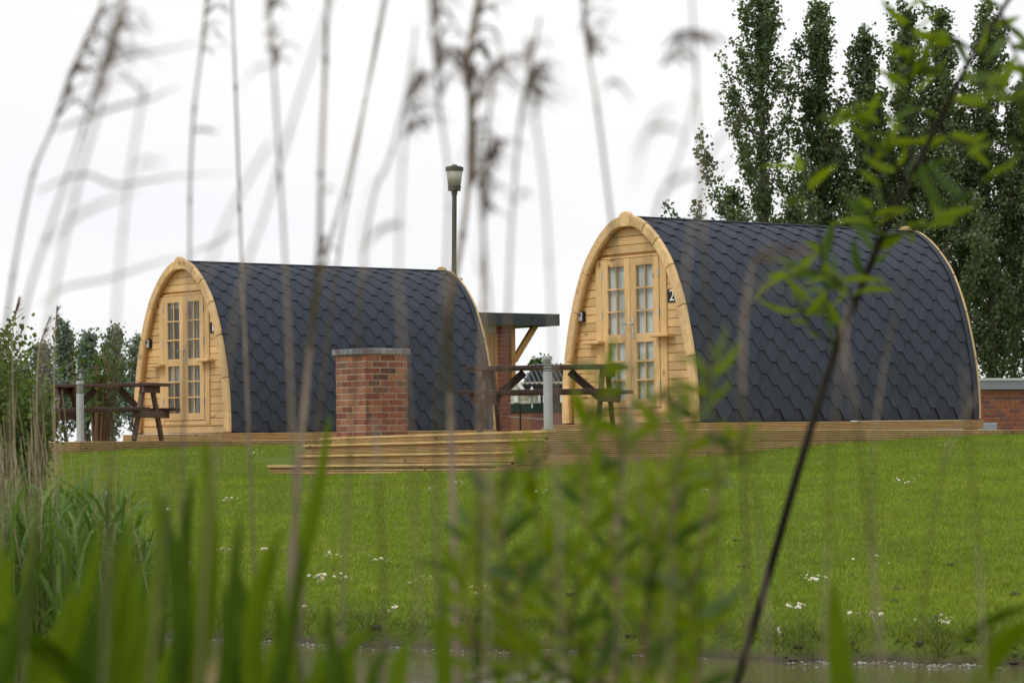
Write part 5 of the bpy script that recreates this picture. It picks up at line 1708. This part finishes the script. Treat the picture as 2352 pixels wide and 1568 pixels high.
# ------------------------------------------------------------------ foreground: willow shoots and sapling
def leaf_mesh(kind):
    L, W = (1., .21) if kind == 0 else (1., .26)
    mb = MB(); n = 7
    for i in range(n + 1):
        t = i / n
        w = W * .5 * (math.sin(math.pi * min(1, t ** .8)) ** .8 if 0 < t < 1 else .01)
        z = -.16 * t * t * (1 + kind)
        mb.v += [(-w, t * L, z + w * .45), (0, t * L, z), (w, t * L, z + w * .45)]
    for i in range(n):
        b = 3 * i
        mb.f += [(b, b + 1, b + 4, b + 3), (b + 1, b + 2, b + 5, b + 4)]; mb.m += [0, 0]
    return mb
def put_leaf(parent, p, d, size, dark):
    kind = random.randint(0, 1)
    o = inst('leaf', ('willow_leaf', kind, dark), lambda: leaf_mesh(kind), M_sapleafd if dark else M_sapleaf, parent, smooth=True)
    d = Vector(d).normalized()
    s = Vector((random.uniform(-1, 1), random.uniform(-1, 1), random.uniform(-.4, 1)))
    x = (s - d * s.dot(d)).normalized(); z = x.cross(d)
    m = Matrix(((x.x, d.x, z.x, p.x), (x.y, d.y, z.y, p.y), (x.z, d.z, z.z, p.z), (0, 0, 0, 1)))
    o.matrix_basis = m @ Matrix.Scale(size, 4)
def willow_shoot(pts, Y, label, group, r=.0035, leaf=.075, step=.045, dark=.35, start=.15, name='willow_shoot', mat=None, twigs=(), leaf_prob=1.):
    P = [at(px, py, Y + .06 * math.sin(i * 2.1 + Y * 9)) for i, (px, py) in enumerate(pts)]
    e = empty(name, tuple(P[0])); tag(e, label, 'willow', group)
    S_ = smooth_path(P, 5); m = len(S_)
    MB().tube(S_, [r * (1 - .55 * i / m) for i in range(m)], 7).build('stem', mat or M_barkdark, e, True)
    paths = [(S_, start, .6 if name == 'willow_sapling' else 1.)]
    for tp in twigs:
        T = smooth_path([at(px, py, Y + random.uniform(-.35, .2) * (i > 0)) for i, (px, py) in enumerate(tp)], 5)
        MB().tube(T, [r * .38 * (1 - .7 * i / len(T)) for i in range(len(T))], 6).build('twig', mat or M_barkdark, e, True)
        paths.append((T, .15, 1.1))
    az = random.uniform(0, 6)
    for S2, st, dens in paths:
        Ltot = sum((S2[i + 1] - S2[i]).length for i in range(len(S2) - 1)); acc = 0.; nxt = Ltot * st
        for i in range(len(S2) - 1):
            seg = (S2[i + 1] - S2[i]); l = seg.length
            while acc + l > nxt:
                p = S2[i] + seg * ((nxt - acc) / l)
                nxt += step * random.uniform(.6, 1.4) / dens
                if random.random() > leaf_prob: continue
                az += 2.4 + random.uniform(-.5, .5)
                d = seg.normalized() * random.uniform(.5, 1.1) + Vector((math.cos(az), math.sin(az) * .8, random.uniform(-.25, .35)))
                put_leaf(e, p, d, leaf * random.uniform(.65, 1.25), random.random() < dark)
            acc += l
        put_leaf(e, S2[-1], S2[-1] - S2[-2], leaf * .8, False)
    child_fix(e)
GW = 'blurred willow shoots in the lower middle'
ws = [([(1180, 1700), (1170, 1450), (1150, 1250), (1125, 1080)], 3.0, 'willow shoot at the left of the lower middle clump'),
      ([(1250, 1700), (1262, 1450), (1240, 1220), (1215, 1030)], 3.2, 'willow shoot rising to the foot of the terrace steps'),
      ([(1320, 1700), (1310, 1450), (1345, 1200), (1340, 1000), (1390, 850)], 2.9, 'willow shoot rising before the right picnic table'),
      ([(1390, 1700), (1420, 1450), (1400, 1250), (1430, 1060), (1420, 880)], 3.1, 'willow shoot rising before the right pod door'),
      ([(1470, 1700), (1480, 1450), (1500, 1250), (1520, 1050), (1500, 900)], 2.8, 'willow shoot rising before the right pod corner'),
      ([(1540, 1700), (1560, 1400), (1545, 1200), (1590, 980), (1640, 830)], 3.0, 'willow shoot with tip over the lower corner of the right roof'),
      ([(1560, 1700), (1580, 1450), (1610, 1250), (1670, 1060), (1712, 1000)], 2.9, 'willow shoot at the right of the lower middle clump'),
      ([(1110, 1700), (1090, 1500), (1065, 1350), (1080, 1200)], 3.0, 'low willow shoot nearest the bottom centre'),
      ([(1430, 1750), (1370, 1550), (1290, 1400), (1270, 1280)], 2.7, 'leaning willow shoot inside the clump'),
      ([(1560, 1750), (1590, 1600), (1610, 1470), (1580, 1330)], 2.6, 'short willow shoot at the bottom right of the clump'),
      ([(1210, 1750), (1215, 1600), (1190, 1420), (1200, 1290)], 2.9, 'short willow shoot under the terrace steps'),
      ([(1480, 1750), (1530, 1560), (1500, 1400), (1540, 1180), (1560, 1080)], 3.2, 'tall willow shoot right of the middle of the clump'),
      ([(1350, 1750), (1375, 1500), (1440, 1330), (1465, 1180)], 3.3, 'upright willow shoot in the middle of the clump')]
for pts, Y, lab in ws:
    willow_shoot(pts, Y, lab, GW, .0022, .051, .0105, .33, .03, mat=M_barkred)
willow_shoot([(1640, 1750), (1692, 1568), (1762, 1330), (1850, 1025), (1924, 790), (1966, 690), (2052, 480), (2104, 388), (2182, 225), (2252, 100), (2330, -20), (2380, -90)], 4.7,
             'dark willow sapling stem leaning across the right pod up to the top corner', None, .0082, .074, .033, .42, .42, 'willow_sapling', M_barkdark,
             [[(1930, 775), (1895, 650), (1878, 520), (1842, 395)], [(1964, 690), (1915, 640), (1860, 620), (1800, 640)], [(2052, 480), (2010, 380), (1990, 280), (1950, 262)], [(2100, 395), (2088, 240), (2095, 100), (2072, -20)],
              [(2030, 545), (2120, 520), (2180, 470), (2252, 420)], [(2180, 230), (2260, 250), (2330, 200), (2400, 120)], [(2240, 120), (2170, 80), (2120, 110)], [(2150, 300), (2220, 330), (2290, 330), (2370, 380)],
              [(2300, 30), (2330, 120), (2380, 200)], [(1985, 640), (2010, 560), (2000, 480)], [(1925, 790), (1870, 760), (1830, 690)], [(2085, 430), (2040, 330), (2050, 220)]], .9)
# a few trailing leaves reaching in from the right edge
willow_shoot([(2480, 900), (2440, 500), (2400, 330), (2330, 230), (2250, 190)], 2.6, 'blurred willow twig hanging in at the upper right edge', None, .003, .06, .06, .5, .3, 'willow_twig')
